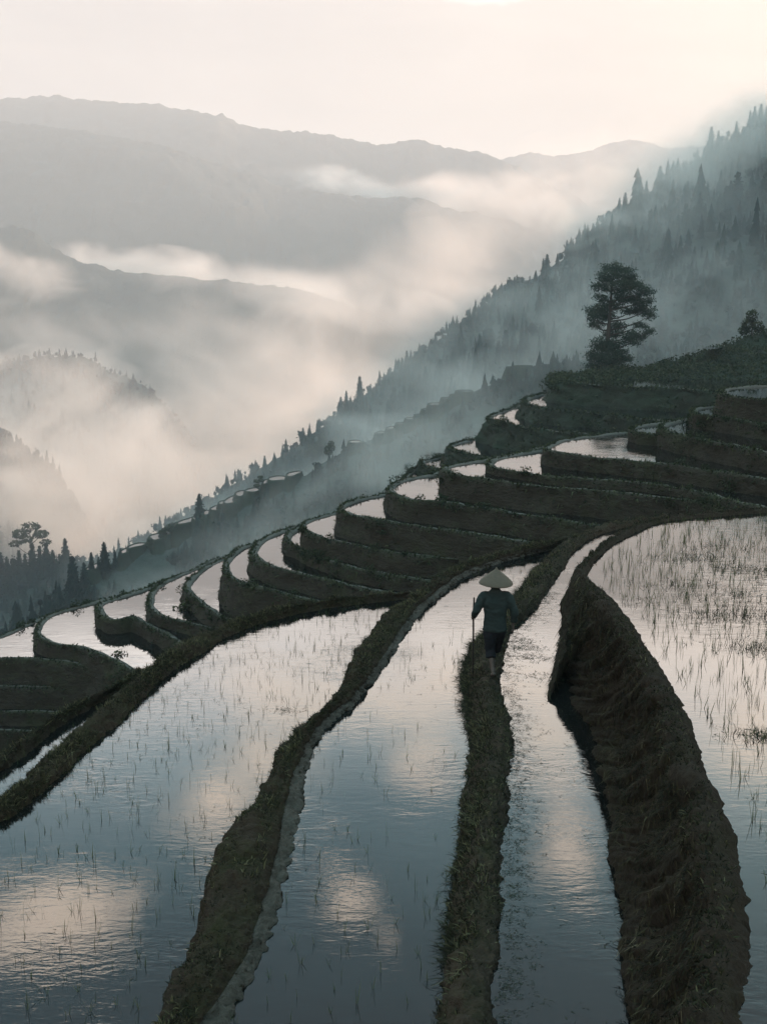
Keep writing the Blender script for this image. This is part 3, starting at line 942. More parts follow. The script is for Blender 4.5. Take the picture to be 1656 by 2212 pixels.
f1, G1, C1 = ridge('hillside', F1C, 330, 210, n=520, m=120, amp=14, scale=0.012, fine=2.0, fine_scale=0.15, seed=31)
f2, G2, C2 = ridge('hillside', F2C, 220, 120, n=420, m=110, amp=6, scale=0.02, fine=1.0, fine_scale=0.2, seed=41)
far = [
    ('hills', [(-500, 900, 720), (-200, 900, 720), (0, 942, 720), (50, 966, 720), (110, 1012, 720), (150, 1082, 720), (190, 1152, 720), (230, 1220, 720), (330, 1330, 720)], 330, 190, 10, 0.012, 2.5, 0.12),
    ('hills', [(-600, 850, 1150), (-200, 800, 1150), (0, 783, 1150), (60, 777, 1150), (110, 770, 1150), (180, 773, 1150), (225, 797, 1150), (280, 818, 1150), (330, 850, 1150), (400, 930, 1150), (480, 1030, 1150), (600, 1160, 1150)], 520, 300, 18, 0.008, 3.5, 0.1),
    ('mountains', [(-900, 420, 1600), (-300, 470, 1600), (0, 489, 1600), (50, 492, 1600), (100, 521, 1600), (150, 556, 1600), (220, 574, 1600), (280, 588, 1600), (400, 597, 1600), (480, 604, 1600), (560, 614, 1600), (620, 618, 1600), (680, 632, 1600), (740, 652, 1600), (900, 740, 1600), (1100, 880, 1600)], 700, 420, 26, 0.006, 5, 0.08),
    ('mountains', [(-900, 180, 2250), (0, 262, 2250), (300, 305, 2250), (440, 343, 2250), (550, 374, 2250), (620, 406, 2250), (700, 414, 2250), (800, 428, 2250), (900, 430, 2250), (950, 446, 2250), (1000, 455, 2250), (1060, 464, 2250), (1150, 497, 2250), (1300, 570, 2250), (1500, 700, 2250)], 1000, 600, 36, 0.004, 7, 0.06),
    ('mountains', [(-900, 280, 2700), (-200, 235, 2700), (0, 219, 2700), (60, 212, 2700), (135, 207, 2700), (200, 219, 2700), (330, 225, 2700), (400, 240, 2700), (480, 250, 2700), (540, 276, 2700), (690, 288, 2700), (830, 311, 2700), (900, 299, 2700), (960, 317, 2700), (1060, 336, 2700), (1250, 430, 2700), (1700, 640, 2700)], 1200, 800, 40, 0.003, 9, 0.05),
    ('mountains', [(700, 420, 3300), (950, 360, 3300), (1080, 345, 3300), (1150, 330, 3300), (1200, 336, 3300), (1270, 324, 3300), (1340, 304, 3300), (1400, 307, 3300), (1450, 321, 3300), (1600, 300, 3300), (2000, 250, 3300), (2500, 300, 3300)], 1400, 900, 40, 0.003, 9, 0.05),
]
FARG = []
for i, (nm, cr_, run, drop_, a, s, fa, fs) in enumerate(far):
    FARG.append(ridge(nm, cr_, run, drop_, n=520, m=70, amp=a, scale=s, fine=fa, fine_scale=fs, seed=61 + 11 * i)[1])


def ground_z(Y):
    return np.interp(Y, [-60, 0, 26, 34, 46, 70, 150, 400, 900, 2000, 9000], [-14, -15, -18, -20, -26, -36, -84, -190, -330, -430, -430])


ys = np.concatenate([np.linspace(-60, 120, 60), np.geomspace(125, 9000, 60)])
xs = np.concatenate([-np.geomspace(9000, 30, 40), np.linspace(-28, 28, 40), np.geomspace(30, 9000, 40)])
XX, YY = np.meshgrid(xs, ys, indexing='ij')
GG = np.stack([XX, YY, ground_z(YY)], -1)
GG[..., 2] += 2.0 * fbm(GG * 0.03, 3, 3) * np.clip((YY - 60) / 100, 0, 1)
gr = mk('ground', GG.reshape(-1, 3), grid_faces(*GG.shape[:2]), M['ground'])
if gr.data.polygons[100].normal.z < 0:
    gr.data.flip_normals()
tag(gr, kind='structure')

# ------------------------------------------------------------------ trees
def bvh_of(o):
    me = o.data
    V = [v.co.copy() for v in me.vertices]
    return BVHTree.FromPolygons(V, [tuple(p.vertices) for p in me.polygons])


BV = {'f1': bvh_of(f1), 'f2': bvh_of(f2), 'sh': bvh_of(sh)}


def drop(px, py, keys=('f2', 'f1'), tries=30):
    """the point of a hillside seen at a pixel, searched downwards from the skyline"""
    for k in range(tries):
        d = Vector(dirpx(px, py + 2.5 * k)).normalized()
        best = None
        for key in keys:
            h = BV[key].ray_cast(Vector((0, 0, 0)), d)
            if h[0] is not None and (best is None or h[3] < best[1]):
                best = (h[0], h[3])
        if best:
            return np.array(best[0])
    return None


def tube(P, r, k=6):
    P = np.asarray(P, float)
    r = np.asarray(r, float)
    T = np.gradient(P, axis=0)
    T /= np.maximum(np.linalg.norm(T, axis=1, keepdims=True), 1e-9)
    ref = np.where(np.abs(T[:, 2:3]) > 0.9, [[1.0, 0, 0]], [[0, 0, 1.0]])
    A = np.cross(T, ref)
    A /= np.maximum(np.linalg.norm(A, axis=1, keepdims=True), 1e-9)
    B = np.cross(T, A)
    a = np.linspace(0, 2 * np.pi, k, endpoint=False)
    V = P[:, None] + r[:, None, None] * (A[:, None] * np.cos(a)[None, :, None] + B[:, None] * np.sin(a)[None, :, None])
    return V.reshape(-1, 3), grid_faces(len(P), k, True)


def leaf_tris(P, size, tone, flat=0.0, rg=rng):
    n = len(P)
    a = rg.standard_normal((n, 3))
    b = rg.standard_normal((n, 3))
    a[:, 2] *= 1 - flat
    b[:, 2] *= 1 - flat
    a /= np.linalg.norm(a, axis=1, keepdims=True)
    b -= a * np.sum(a * b, 1, keepdims=True)
    b /= np.linalg.norm(b, axis=1, keepdims=True)
    s = np.asarray(size).reshape(-1, 1) * rg.uniform(0.6, 1.3, (n, 1))
    V = np.stack([P - a * s * 0.5, P + b * s * 0.35, P + a * s * 0.6, P - b * s * 0.35], 1).reshape(-1, 3)
    Q = (np.arange(n) * 4)[:, None] + np.arange(4)[None]
    return V, Q, np.zeros((0, 3), int), np.repeat(np.clip(tone, 0, 1), 4)


def ball(c, r, k=14, rot=None):
    th = np.linspace(0, np.pi, k)[1:-1]
    ph = np.linspace(0, 2 * np.pi, k, endpoint=False)
    V = [(0, 0, 1.0)] + [(math.sin(t) * math.cos(p), math.sin(t) * math.sin(p), math.cos(t)) for t in th for p in ph] + [(0, 0, -1.0)]
    F = [(0, 1 + i, 1 + (i + 1) % k) for i in range(k)]
    for j in range(len(th) - 1):
        for i in range(k):
            p, q = 1 + j * k + i, 1 + j * k + (i + 1) % k
            F.append((p, p + k, q + k, q))
    e = len(V) - 1
    F += [(e, 1 + (len(th) - 1) * k + (i + 1) % k, 1 + (len(th) - 1) * k + i) for i in range(k)]
    V = np.array(V) * np.asarray(r)
    if rot is not None:
        V = V @ np.array(rot).T
    return V + np.asarray(c), F


def spire(rg, width, tiers=7, k=9):
    """stacked ragged skirts of branches: a conifer of unit height"""
    V, T, n = [], [], 0
    for i in range(tiers):
        z0 = 0.05 + 0.88 * (i / tiers) ** 0.92
        r = width * (1 - z0) ** 0.9 * rg.uniform(0.8, 1.15) + 0.012
        z1 = min(1.0, z0 + 0.17 + 0.22 * (1 - z0))
        a = np.linspace(0, 2 * np.pi, k, endpoint=False) + rg.uniform(0, 6.28)
        rr = r * rg.uniform(0.55, 1.25, k)
        rim = np.stack([rr * np.cos(a), rr * np.sin(a), z0 - 0.25 * rr + rg.normal(0, 0.008, k)], -1)
        V += [rim, [[0.0, 0.0, z1], [0, 0, z0 + 0.04]]]
        for j in range(k):
            T += [(n + j, n + (j + 1) % k, n + k), (n + (j + 1) % k, n + j, n + k + 1)]
        n += k + 2
    V = np.concatenate(V)
    return V, np.array(T), np.clip(0.42 + rg.normal(0, 0.14, len(V)), 0, 1)


def puff(rg):
    """a ragged round crown of unit height made of leafy facets"""
    d = rg.standard_normal((46, 3))
    d /= np.linalg.norm(d, axis=1, keepdims=True)
    lob = 1 + 0.25 * np.sin(3 * d[:, 0:1] + rg.uniform(0, 6)) + 0.2 * np.sin(4 * d[:, 2:3] + rg.uniform(0, 6))
    c = d * [0.34, 0.34, 0.40] * lob * rg.uniform(0.75, 1.05, (46, 1)) + [0, 0, 0.5]
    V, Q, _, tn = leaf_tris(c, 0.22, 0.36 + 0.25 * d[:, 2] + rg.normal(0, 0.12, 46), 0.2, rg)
    T = np.concatenate([Q[:, [0, 1, 2]], Q[:, [0, 2, 3]]])
    v, f = ball((0, 0, 0.5), (0.27, 0.27, 0.33), 8)
    v = v * (1 + rg.normal(0, 0.06, (len(v), 1)))
    t2 = [(q[0], q[1], q[2]) for q in f] + [(q[0], q[2], q[3]) for q in f if len(q) == 4]
    return np.concatenate([V, v]), np.concatenate([T, np.array(t2) + len(V)]), np.r_[tn, np.full(len(v), 0.25)]


def conifer_meshes(seed, width=0.2, dens=1.0, bare=0.1):
    rg = np.random.default_rng(seed)
    V, Q = tube([[0, 0, -0.06], [0.004, 0, 0.4], [0, 0, 0.98]], [0.018, 0.012, 0.002], 6)
    tr = mk('trunk', V, Q, M['bark'])
    bag = Bag()
    nw = 26
    for i in range(nw):
        h = bare + (0.97 - bare) * (i / (nw - 1)) ** 0.92
        rad = width * (1 - h) ** 0.85 * rg.uniform(0.75, 1.15) + 0.012
        nb = int((6 - 3 * h) * dens) + 2
        for a in rg.uniform(0, 2 * np.pi) + np.arange(nb) * 2 * np.pi / nb:
            a += rg.normal(0, 0.25)
            L = rad * rg.uniform(0.6, 1.15)
            t = np.sqrt(rg.uniform(0.05, 1, max(5, int(60 * L))))
            c = np.stack([np.cos(a) * L * t, np.sin(a) * L * t, h - 0.42 * L * t + 0.12 * L * t * t], -1)
            c += rg.normal(0, 1, c.shape) * np.array([0.014, 0.014, 0.012])
            bag.add(*leaf_tris(c, 0.05, rg.normal(0.45 + 0.15 * rg.standard_normal(), 0.2, len(c)), 0.35, rg))
    V, T, tn = spire(rg, width * 0.72, 11, 10)
    bag.add(V * [1, 1, 0.985], np.zeros((0, 4), int), T, tn * 0.8)
    cr = bag.build('crown', M['needle'])
    return tr, cr


def broadleaf_meshes(seed, blobs, leaf=0.045, n=900, flat=0.2, mat='leaf', trunk_top=0.8):
    """blobs: (x, y, z, rx, rz) in units of the tree's height"""
    rg = np.random.default_rng(seed)
    Vs, Qs, k = [], [], 0
    P = np.array([[0, 0, -0.08], [0.01, 0, 0.18], [-0.012, 0.01, 0.45], [0.01, 0, trunk_top]])
    V, Q = tube(smooth_line(P, n=12), np.linspace(0.028, 0.007, 12), 8)
    Vs.append(V); Qs.append(Q); k += len(V)
    bag = Bag()
    tot = sum(b[3] ** 2 * b[4] for b in blobs)
    for (x, y, z, rx, rz) in blobs:
        zb = max(0.12, z - 0.5 * abs(x) - 0.1)
        zb = min(zb, trunk_top * 0.97)
        q = smooth_line([[0, 0, zb], [x * 0.45, y * 0.45, zb + (z - zb) * 0.3], [x, y, z - rz * 0.2]], n=7)
        V, Q = tube(q, np.linspace(0.011, 0.003, 7), 5)
        Vs.append(V); Qs.append(Q + k); k += len(V)
        m = max(50, int(n * (rx * rx * rz / tot) ** 0.7))
        d = rg.standard_normal((m, 3))
        d /= np.linalg.norm(d, axis=1, keepdims=True)
        d *= rg.uniform(0.25, 1.0, (m, 1)) ** 0.45
        c = np.array([x, y, z]) + d * [rx, rx, rz]
        keep = fbm(c * 14 + seed, 2, seed) > -0.22
        c = c[keep]
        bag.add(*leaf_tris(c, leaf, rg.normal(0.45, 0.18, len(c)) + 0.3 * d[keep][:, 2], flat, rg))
    tr = mk('trunk', np.concatenate(Vs), np.concatenate(Qs), M['bark'])
    cr = bag.build('crown', M[mat])
    return tr, cr


def new_tree(name, meshes, label, cat, loc, h, rz=0.0, group=None, sx=1.0):
    e = empty(name, loc, rz, h)
    e.scale = (h * sx, h * sx, h)
    for o in meshes:
        o.parent = e
    return tag(e, label, cat, group)


CON = [conifer_meshes(300 + i, w, d, b) for i, (w, d, b) in enumerate(((0.27, 1.1, 0.08), (0.22, 1.1, 0.05), (0.30, 0.9, 0.14), (0.25, 0.8, 0.16), (0.34, 1.1, 0.06)))]
USED = {}


def plant(name, protos, v, label, cat, loc, h, group=None, sx=1.0):
    loc = tuple(loc)
    rz = random.uniform(0, 6.28)
    key = (id(protos), v)
    e = empty(name, loc, rz)
    e.scale = (h * sx, h * sx, h)
    tag(e, label, cat, group)
    first = key not in USED
    for o in protos[v]:
        if first:
            c = o
        else:
            c = o.copy()
            COL.objects.link(c)
        c.parent = e
    USED[key] = True
    return e


# (px, base, top, variant, width factor)
SKYLINE = [(1533, 330, 282, 2, 1.0), (1549, 322, 288, 2, 0.9), (1588, 302, 268, 3, 1.0), (1603, 292, 276, 1, 0.9), (1617, 284, 246, 1, 1.0), (1627, 278, 238, 0, 1.0), (1640, 272, 232, 0, 1.0), (1652, 268, 236, 1, 1.0),
           (1452, 380, 352, 0, 1.0), (1462, 376, 346, 0, 1.0), (1423, 404, 364, 0, 1.1), (1440, 394, 370, 1, 1.0), (1380, 440, 389, 0, 1.0), (1394, 436, 396, 1, 1.0), (1371, 444, 404, 2, 0.9), (1348, 462, 421, 0, 1.0), (1322, 484, 458, 1, 1.0),
           (1308, 492, 470, 4, 1.0), (1283, 510, 490, 4, 1.0), (1247, 540, 518, 3, 1.0), (1223, 556, 522, 1, 1.1), (1237, 548, 524, 3, 1.0), (1203, 576, 550, 0, 1.0), (1180, 594, 553, 0, 1.2), (1172, 598, 562, 1, 1.0), (1156, 608, 586, 4, 1.0), (1143, 622, 598, 1, 1.0),
           (1110, 640, 601, 2, 1.0), (1098, 644, 612, 4, 1.0), (1084, 652, 620, 4, 1.0), (1070, 660, 632, 4, 1.0), (1038, 684, 656, 3, 1.0), (1020, 698, 676, 3, 1.0), (973, 736, 704, 3, 1.0), (985, 726, 702, 4, 1.0), (952, 752, 732, 2, 1.0), (938, 764, 738, 3, 1.0), (905, 786, 766, 2, 1.0),
           (878, 806, 760, 3, 1.1), (868, 812, 774, 2, 1.0), (853, 822, 792, 4, 1.0), (838, 832, 800, 2, 1.0), (800, 858, 830, 2, 1.0), (777, 872, 815, 0, 0.9), (748, 888, 846, 1, 1.0), (736, 894, 856, 4, 1.0), (690, 936, 905, 1, 1.0), (655, 962, 925, 0, 1.0), (618, 984, 950, 1, 1.0), (572, 1014, 985, 0, 1.0), (545, 1030, 1000, 2, 1.0), (515, 1050, 1015, 1, 1.0), (492, 1060, 1030, 0, 1.0)]
MIDDLE = [(1588, 468, 385, 0, 1.2), (1574, 470, 402, 1, 1.1), (1623, 446, 400, 0, 1.0), (1610, 452, 416, 1, 1.0), (1648, 440, 384, 0, 1.2), (1565, 474, 411, 0, 1.1), (1550, 480, 430, 4, 1.0), (1508, 490, 424, 0, 1.0), (1520, 490, 446, 1, 1.0), (1496, 496, 452, 4, 1.0), (1478, 508, 448, 0, 1.1), (1462, 514, 470, 4, 1.0), (1450, 520, 482, 1, 1.0), (1534, 486, 452, 2, 1.0), (1636, 444, 410, 1, 1.0)]
LOWER = [(1035, 786, 726, 0, 1.1), (1048, 790, 744, 1, 1.0), (1020, 790, 752, 1, 1.0), (1090, 778, 716, 0, 1.0), (1104, 776, 728, 1, 1.0), (1125, 770, 722, 4, 0.9), (1076, 784, 738, 2, 1.0), (978, 814, 751, 0, 1.1), (964, 822, 770, 1, 1.0), (950, 838, 778, 0, 1.1), (940, 842, 796, 1, 1.0), (1002, 802, 756, 1, 0.8), (1012, 800, 766, 2, 1.0), (850, 914, 838, 0, 1.0), (862, 908, 848, 1, 1.0), (872, 904, 838, 1, 1.1), (886, 896, 830, 4, 0.8), (918, 864, 795, 1, 1.0), (905, 872, 812, 0, 1.0), (894, 886, 826, 1, 1.0), (838, 924, 866, 1, 1.0), (800, 946, 884, 0, 0.8), (627, 1028, 1001, 0, 1.0), (645, 1016, 980, 1, 1.0), (432, 1126, 1068, 2, 1.1), (420, 1130, 1092, 4, 1.0)]
FOREST_L = [(160, 1288, 1205, 0, 1.1), (185, 1290, 1219, 0, 1.0), (228, 1244, 1174, 4, 0.9), (46, 1270, 1194, 1, 1.0), (58, 1262, 1200, 0, 1.0), (8, 1290, 1200, 1, 1.0), (20, 1286, 1208, 4, 0.8), (34, 1276, 1214, 1, 1.0), (74, 1262, 1178, 0, 0.9), (90, 1262, 1184, 1, 1.0), (104, 1258, 1176, 0, 1.0), (118, 1258, 1192, 4, 0.9), (132, 1260, 1200, 1, 1.0), (145, 1250, 1168, 0, 0.9), (200, 1254, 1196, 1, 1.0), (250, 1230, 1190, 1, 1.0), (262, 1224, 1186, 0, 1.0), (215, 1250, 1205, 1, 1.0)]
for lst, lab, grp in ((SKYLINE, 'conifer standing on the skyline of the forested right hillside', 'conifers along the skyline of the right hillside'),
                      (MIDDLE, 'tall conifer in the dark stand on the upper right hillside', 'conifers in the upper right stand'),
                      (LOWER, 'conifer on the misty lower slope left of the lone pine', 'conifers on the misty lower slope'),
                      (FOREST_L, 'dark conifer in the blue misty wood at lower left', 'conifers in the lower left wood')):
    for (px, b, t, v, sx) in lst:
        p = drop(px, b)
        if p is None:
            continue
        h = (b - t) / FOC * np.linalg.norm(p) * 1.06
        plant('conifer', CON, v, lab, 'conifer', p - [0, 0, 0.02 * h], h, grp, sx)

# broadleaf trees
BL = [broadleaf_meshes(401, [(-0.22, 0, 0.72, 0.17, 0.10), (0.2, 0.05, 0.74, 0.18, 0.10), (0.0, -0.1, 0.86, 0.22, 0.11), (-0.33, 0.1, 0.56, 0.12, 0.07), (0.32, 0, 0.52, 0.14, 0.07), (0.05, 0.15, 0.64, 0.15, 0.08)], 0.05, 1100),
      broadleaf_meshes(402, [(-0.12, 0, 0.5, 0.22, 0.2), (0.14, 0, 0.6, 0.22, 0.2), (0.0, 0.1, 0.8, 0.18, 0.16), (0.0, -0.1, 0.36, 0.24, 0.16)], 0.07, 800),
      broadleaf_meshes(403, [(-0.16, 0, 0.62, 0.16, 0.12), (0.16, 0, 0.7, 0.16, 0.1), (0.0, 0.1, 0.85, 0.16, 0.1), (-0.05, -0.1, 0.4, 0.2, 0.1)], 0.06, 700)]
for (px, b, t, v, sx, lab) in [(70, 1200, 1109, 0, 1.0, 'large spreading tree rising above the lower left wood'),
                               (370, 1164, 1128, 1, 1.3, 'round bushy tree beside the string of small lit terraces'),
                               (352, 1170, 1140, 2, 1.2, 'open crowned tree left of the round bushy tree by the lit terraces'),
                               (325, 1190, 1162, 1, 1.2, 'low bushy tree at the lower end of the lit terrace string'),
                               (560, 1064, 1027, 2, 1.1, 'small dark tree standing over the middle of the lit terrace string'),
                               (690, 1000, 938, 1, 0.9, 'tall leafy tree at the upper end of the lit terrace string'),
                               (712, 992, 952, 1, 1.0, 'smaller leafy tree right of the tall leafy tree by the terrace string'),
                               (668, 1008, 960, 2, 1.0, 'open tree left of the tall leafy tree by the terrace string')]:
    p = drop(px, b)
    if p is not None:
        plant('broadleaf_tree', BL, v, lab, 'tree', p, (b - t) / FOC * np.linalg.norm(p) * 1.05, None, sx)
p = drop(1623, 728, ('sh', 'f1'))
SHB = [broadleaf_meshes(404, [(-0.2, 0, 0.35, 0.22, 0.22), (0.16, 0, 0.4, 0.24, 0.26), (0.0, 0.1, 0.7, 0.2, 0.24), (0.3, 0, 0.2, 0.2, 0.16)], 0.07, 1200)]
plant('bushy_tree', SHB, 0, 'bushy tree on the grassy shoulder at the right edge', 'tree', p, 60 / FOC * np.linalg.norm(p))

for protos in (CON, BL):
    for v, pr in enumerate(protos):
        if (id(protos), v) not in USED:
            for o in pr:
                bpy.data.objects.remove(o)

# ---- the lone pine: foliage pads on a leaning trunk, in metres about its foot
pine_at = at_Y(1318, 812, 72.5)
pk = np.linalg.norm(pine_at) / FOC


def pine_xy(cx, cy):
    """crop position of a pad -> (x, z) about the foot"""
    return (cx / 2 + 828 - 1318) * pk, (812 - (cy / 2 + 184)) * pk


pads = [(985, 815, 62, 26), (940, 850, 50, 22), (1015, 845, 62, 30), (1065, 878, 52, 24), (920, 886, 38, 20), (1000, 890, 75, 26), (1095, 905, 42, 22), (930, 935, 30, 16), (1030, 932, 66, 26), (1090, 950, 52, 22), (975, 965, 48, 18), (925, 985, 60, 24), (900, 1012, 36, 18), (960, 1008, 46, 20), (1055, 985, 50, 16), (1120, 985, 46, 18), (1145, 1008, 28, 12), (1105, 1045, 24, 14), (1125, 1070, 18, 14), (1100, 1095, 16, 14), (920, 1045, 34, 16), (1010, 1050, 44, 18), (990, 1082, 46, 18), (1040, 1085, 44, 20), (1055, 1112, 32, 16), (930, 1125, 50, 26), (980, 1130, 58, 26), (910, 1165, 36, 26), (960, 1172, 66, 32), (1020, 1160, 42, 22), (1045, 1190, 34, 18), (925, 1210, 44, 28), (985, 1215, 56, 26), (950, 1240, 60, 20)]
pine = empty('pine_tree', tuple(pine_at * 1.6), 0, 1.6)
tag(pine, 'lone tall pine with layered foliage pads and a bare leaning trunk', 'pine tree')
trk = [pine_xy(962, 1262), pine_xy(960, 1180), pine_xy(963, 1100), pine_xy(966, 1020), pine_xy(969, 940), pine_xy(972, 870), pine_xy(985, 815)]
T3 = smooth_line(np.array([[x, 0.0, z] for x, z in trk]), n=40)
Vs, Qs, k = [], [], 0
V, Q = tube(T3, np.interp(np.linspace(0, 1, 40), [0, 0.25, 1], [0.24, 0.16, 0.03]), 9)
Vs.append(V); Qs.append(Q); k += len(V)
bag = Bag()
rg = np.random.default_rng(77)
for (cx, cy, rx, ry) in pads:
    x, z = pine_xy(cx, cy)
    rxm, rzm = rx / 2 * pk, ry / 2 * pk * 1.1
    yd = rg.uniform(-0.9, 0.9)
    # limb from the trunk to the pad
    zt = z - 0.25 * abs(x - T3[20, 0]) - 0.15
    it = int(np.argmin(np.abs(T3[:, 2] - zt)))
    a = T3[it]
    q = smooth_line([a, a * 0.5 + np.array([x, yd, z]) * 0.5 + [0, 0, -0.12 + rg.uniform(-0.1, 0.1)], [x, yd, z - rzm * 0.4]], n=9)
    q += rg.normal(0, 0.025, q.shape) * np.linspace(0, 1, 9)[:, None]
    V, Q = tube(q, np.linspace(0.06, 0.02, 9), 5)
    Vs.append(V); Qs.append(Q + k); k += len(V)
    # tufts of needles in clusters about the pad
    nc = int(9 + 130 * rxm * rzm)
    d = rg.standard_normal((nc, 3))
    d /= np.linalg.norm(d, axis=1, keepdims=True)
    d *= rg.uniform(0.1, 1, (nc, 1)) ** 0.5
    c = np.array([x, yd, z]) + d * [rxm, max(rxm, 0.7) * 0.9, rzm]
    for cc, dd in zip(c, d):
        for j in range(3):
            e = cc + rg.normal(0, 0.07, 3)
            V, Q = tube([[x + (e[0] - x) * 0.5, yd + (e[1] - yd) * 0.5, z - rzm * 0.4 + (e[2] - z) * 0.4], e], [0.007, 0.003], 3)
            if j == 0:
                Vs.append(V); Qs.append(Q + k); k += len(V)
        m = 24
        cl = cc + rg.normal(0, 1, (m, 3)) * [0.15, 0.15, 0.085]
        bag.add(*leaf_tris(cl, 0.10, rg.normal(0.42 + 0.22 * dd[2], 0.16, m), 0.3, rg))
mk('trunk', np.concatenate(Vs), np.concatenate(Qs), M['bark'], pine)
bag.build('crown', M['pine_needle'], pine)


STRING = [(212, 1236, 22, 9), (278, 1200, 18, 7), (296, 1190, 16, 6), (342, 1168, 22, 8), (362, 1158, 16, 6), (392, 1146, 26, 9), (414, 1135, 26, 10), (434, 1124, 20, 9), (448, 1114, 16, 6), (470, 1103, 18, 7), (486, 1094, 14, 6), (504, 1086, 24, 11), (528, 1075, 26, 9), (546, 1068, 18, 7), (578, 1052, 14, 7),
                                    (606, 1040, 34, 9), (634, 1030, 20, 7), (768, 966, 24, 5), (822, 946, 16, 4), (846, 936, 18, 5), (868, 926, 16, 4), (888, 916, 18, 5), (908, 908, 16, 4), (926, 896, 18, 6), (946, 884, 26, 8), (966, 872, 18, 5), (985, 862, 16, 5), (1003, 854, 22, 7), (1128, 790, 30, 4), (1120, 780, 40, 4)]


# ---- the woods that clothe the hillsides and read as one mass
def forest(name, G, n, hmin, hmax, seed, jlo=16, clump=0.02, thr=-0.1, name_clear=False):
    rg = np.random.default_rng(seed)
    nn, m = G.shape[:2]
    i = rg.integers(1, nn - 2, n * 4)
    j = jlo + (rg.random(n * 4) ** 1.1 * (m - jlo - 2)).astype(int)
    P = G[i, j] + rg.normal(0, 1.2, (n * 4, 3)) * [1, 1, 0]
    keep = fbm(P * clump, 3, seed) > thr
    # only what stands inside the picture's field of view, with a margin
    keep &= (np.abs(P[:, 0]) < 0.40 * P[:, 1] + 6)
    f = P[:, 1] * math.cos(PITCH) - P[:, 2] * math.sin(PITCH)
    qx = 828 + FOC * P[:, 0] / f
    qy = 1106 - FOC * (P[:, 1] * math.sin(PITCH) + P[:, 2] * math.cos(PITCH)) / f
    if name_clear:
        for (sx, sy, w, d) in STRING:
            keep &= ~((np.abs(qx - sx) < w * 0.7) & (qy > sy - 12) & (qy < sy + 42))
    P, J = P[keep][:n], j[keep][:n]
    bag = Bag()
    for q, jj in zip(P, J):
        h = rg.uniform(hmin, hmax) * (0.65 + 0.7 * rg.random() ** 2) * (0.75 if jj < 24 else 1.0) * (1.9 if rg.random() < 0.035 and jj > 24 else 1.0)
        if rg.random() < (0.30 if jj < 24 else 0.72):
            V, T, tn = spire(rg, rg.uniform(0.15, 0.26), 8, 9)
            V = V * h
        else:
            V, T, tn = puff(rg)
            V = V * h * 0.62
        bag.add(V + q, np.zeros((0, 4), int), T, np.clip(tn + rg.normal(0, 0.12), 0, 1))
    return tag(bag.build(name, M['needle']), kind='stuff', label='dense mixed wood covering a misty hillside', cat='forest')


forest('forest', G1, 9000, 4.0, 8.5, 5, 14, 0.02, -0.45)
forest('forest', G2, 4200, 2.5, 6.5, 6, 20, 0.03, -0.2, True)
forest('forest', FARG[0], 2600, 6.0, 13.0, 7, 13, 0.015, -0.4)
forest('forest', FARG[1], 2600, 7.0, 14.0, 8, 13, 0.012, -0.4)

# ------------------------------------------------------------------ growth on the terrace banks
TG = Bag()
for k, d in TER.items():
    G, nr = d['G'], d['N']
    front_side = nr[:, :, 1].mean(1) < 2.0                     # the flank that faces the valley path
    dens = 4200
    nn, m = G.shape[:2]
    n = dens
    i = rng.choice(np.nonzero(front_side[:nn - 1])[0], n * 2)
    j = np.where(rng.random(n * 2) < 0.35, rng.integers(2, 6, n * 2), rng.integers(3, min(m - 2, 22), n * 2))
    P = G[i, j] + (G[i, j + 1] - G[i, j]) * rng.random((n * 2, 1))
    keep = (fbm(P * 0.7, 3, 801) > -0.05) | (j < 6)
    P, Nn = P[keep][:n], nr[i, j][keep][:n]
    big = 1.0 if k[0] in 'tn' else 2.2
    tufts(TG, P, Nn, 0.06 * big, 0.26 * big, 0.010 * big, 0.030 * big, per=3, up=0.5, tone=(0.1, 0.8), bend=(0.2, 0.8))
    # leafy clumps
    q = rng.permutation(len(P))[: (70 if k[0] in 'tn' else 55)]
    q = q[fbm(P[q] * 0.35, 2, 805) > (0.0 if k[0] in 'tn' else -0.1)]
    for c, nv in zip(P[q], Nn[q]):
        r = rng.uniform(0.12, 0.34) * big
        mm = int(45 + 190 * r)
        dd = rng.standard_normal((mm, 3))
        dd /= np.linalg.norm(dd, axis=1, keepdims=True)
        cc = c + nv * r * 0.3 + dd * r * rng.uniform(0.4, 1, (mm, 1)) * [1, 1, 0.75]
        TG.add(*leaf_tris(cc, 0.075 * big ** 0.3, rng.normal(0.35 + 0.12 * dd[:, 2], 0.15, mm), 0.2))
# the shoulder behind, thick with low scrub
i, j = rng.integers(0, Gs.shape[0] - 1, 2600), rng.integers(3, 42, 2600)
for c in Gs[i, j] + rng.normal(0, 0.2, (2600, 3)) * [1, 1, 0]:
    r = rng.uniform(0.25, 0.85)
    dd = rng.standard_normal((24, 3))
    dd /= np.linalg.norm(dd, axis=1, keepdims=True)
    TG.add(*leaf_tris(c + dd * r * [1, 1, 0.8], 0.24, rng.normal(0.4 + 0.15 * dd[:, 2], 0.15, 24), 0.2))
tag(TG.build('undergrowth', M['leaf']), kind='stuff', label='grass and low scrub growing over the terrace banks', cat='undergrowth')

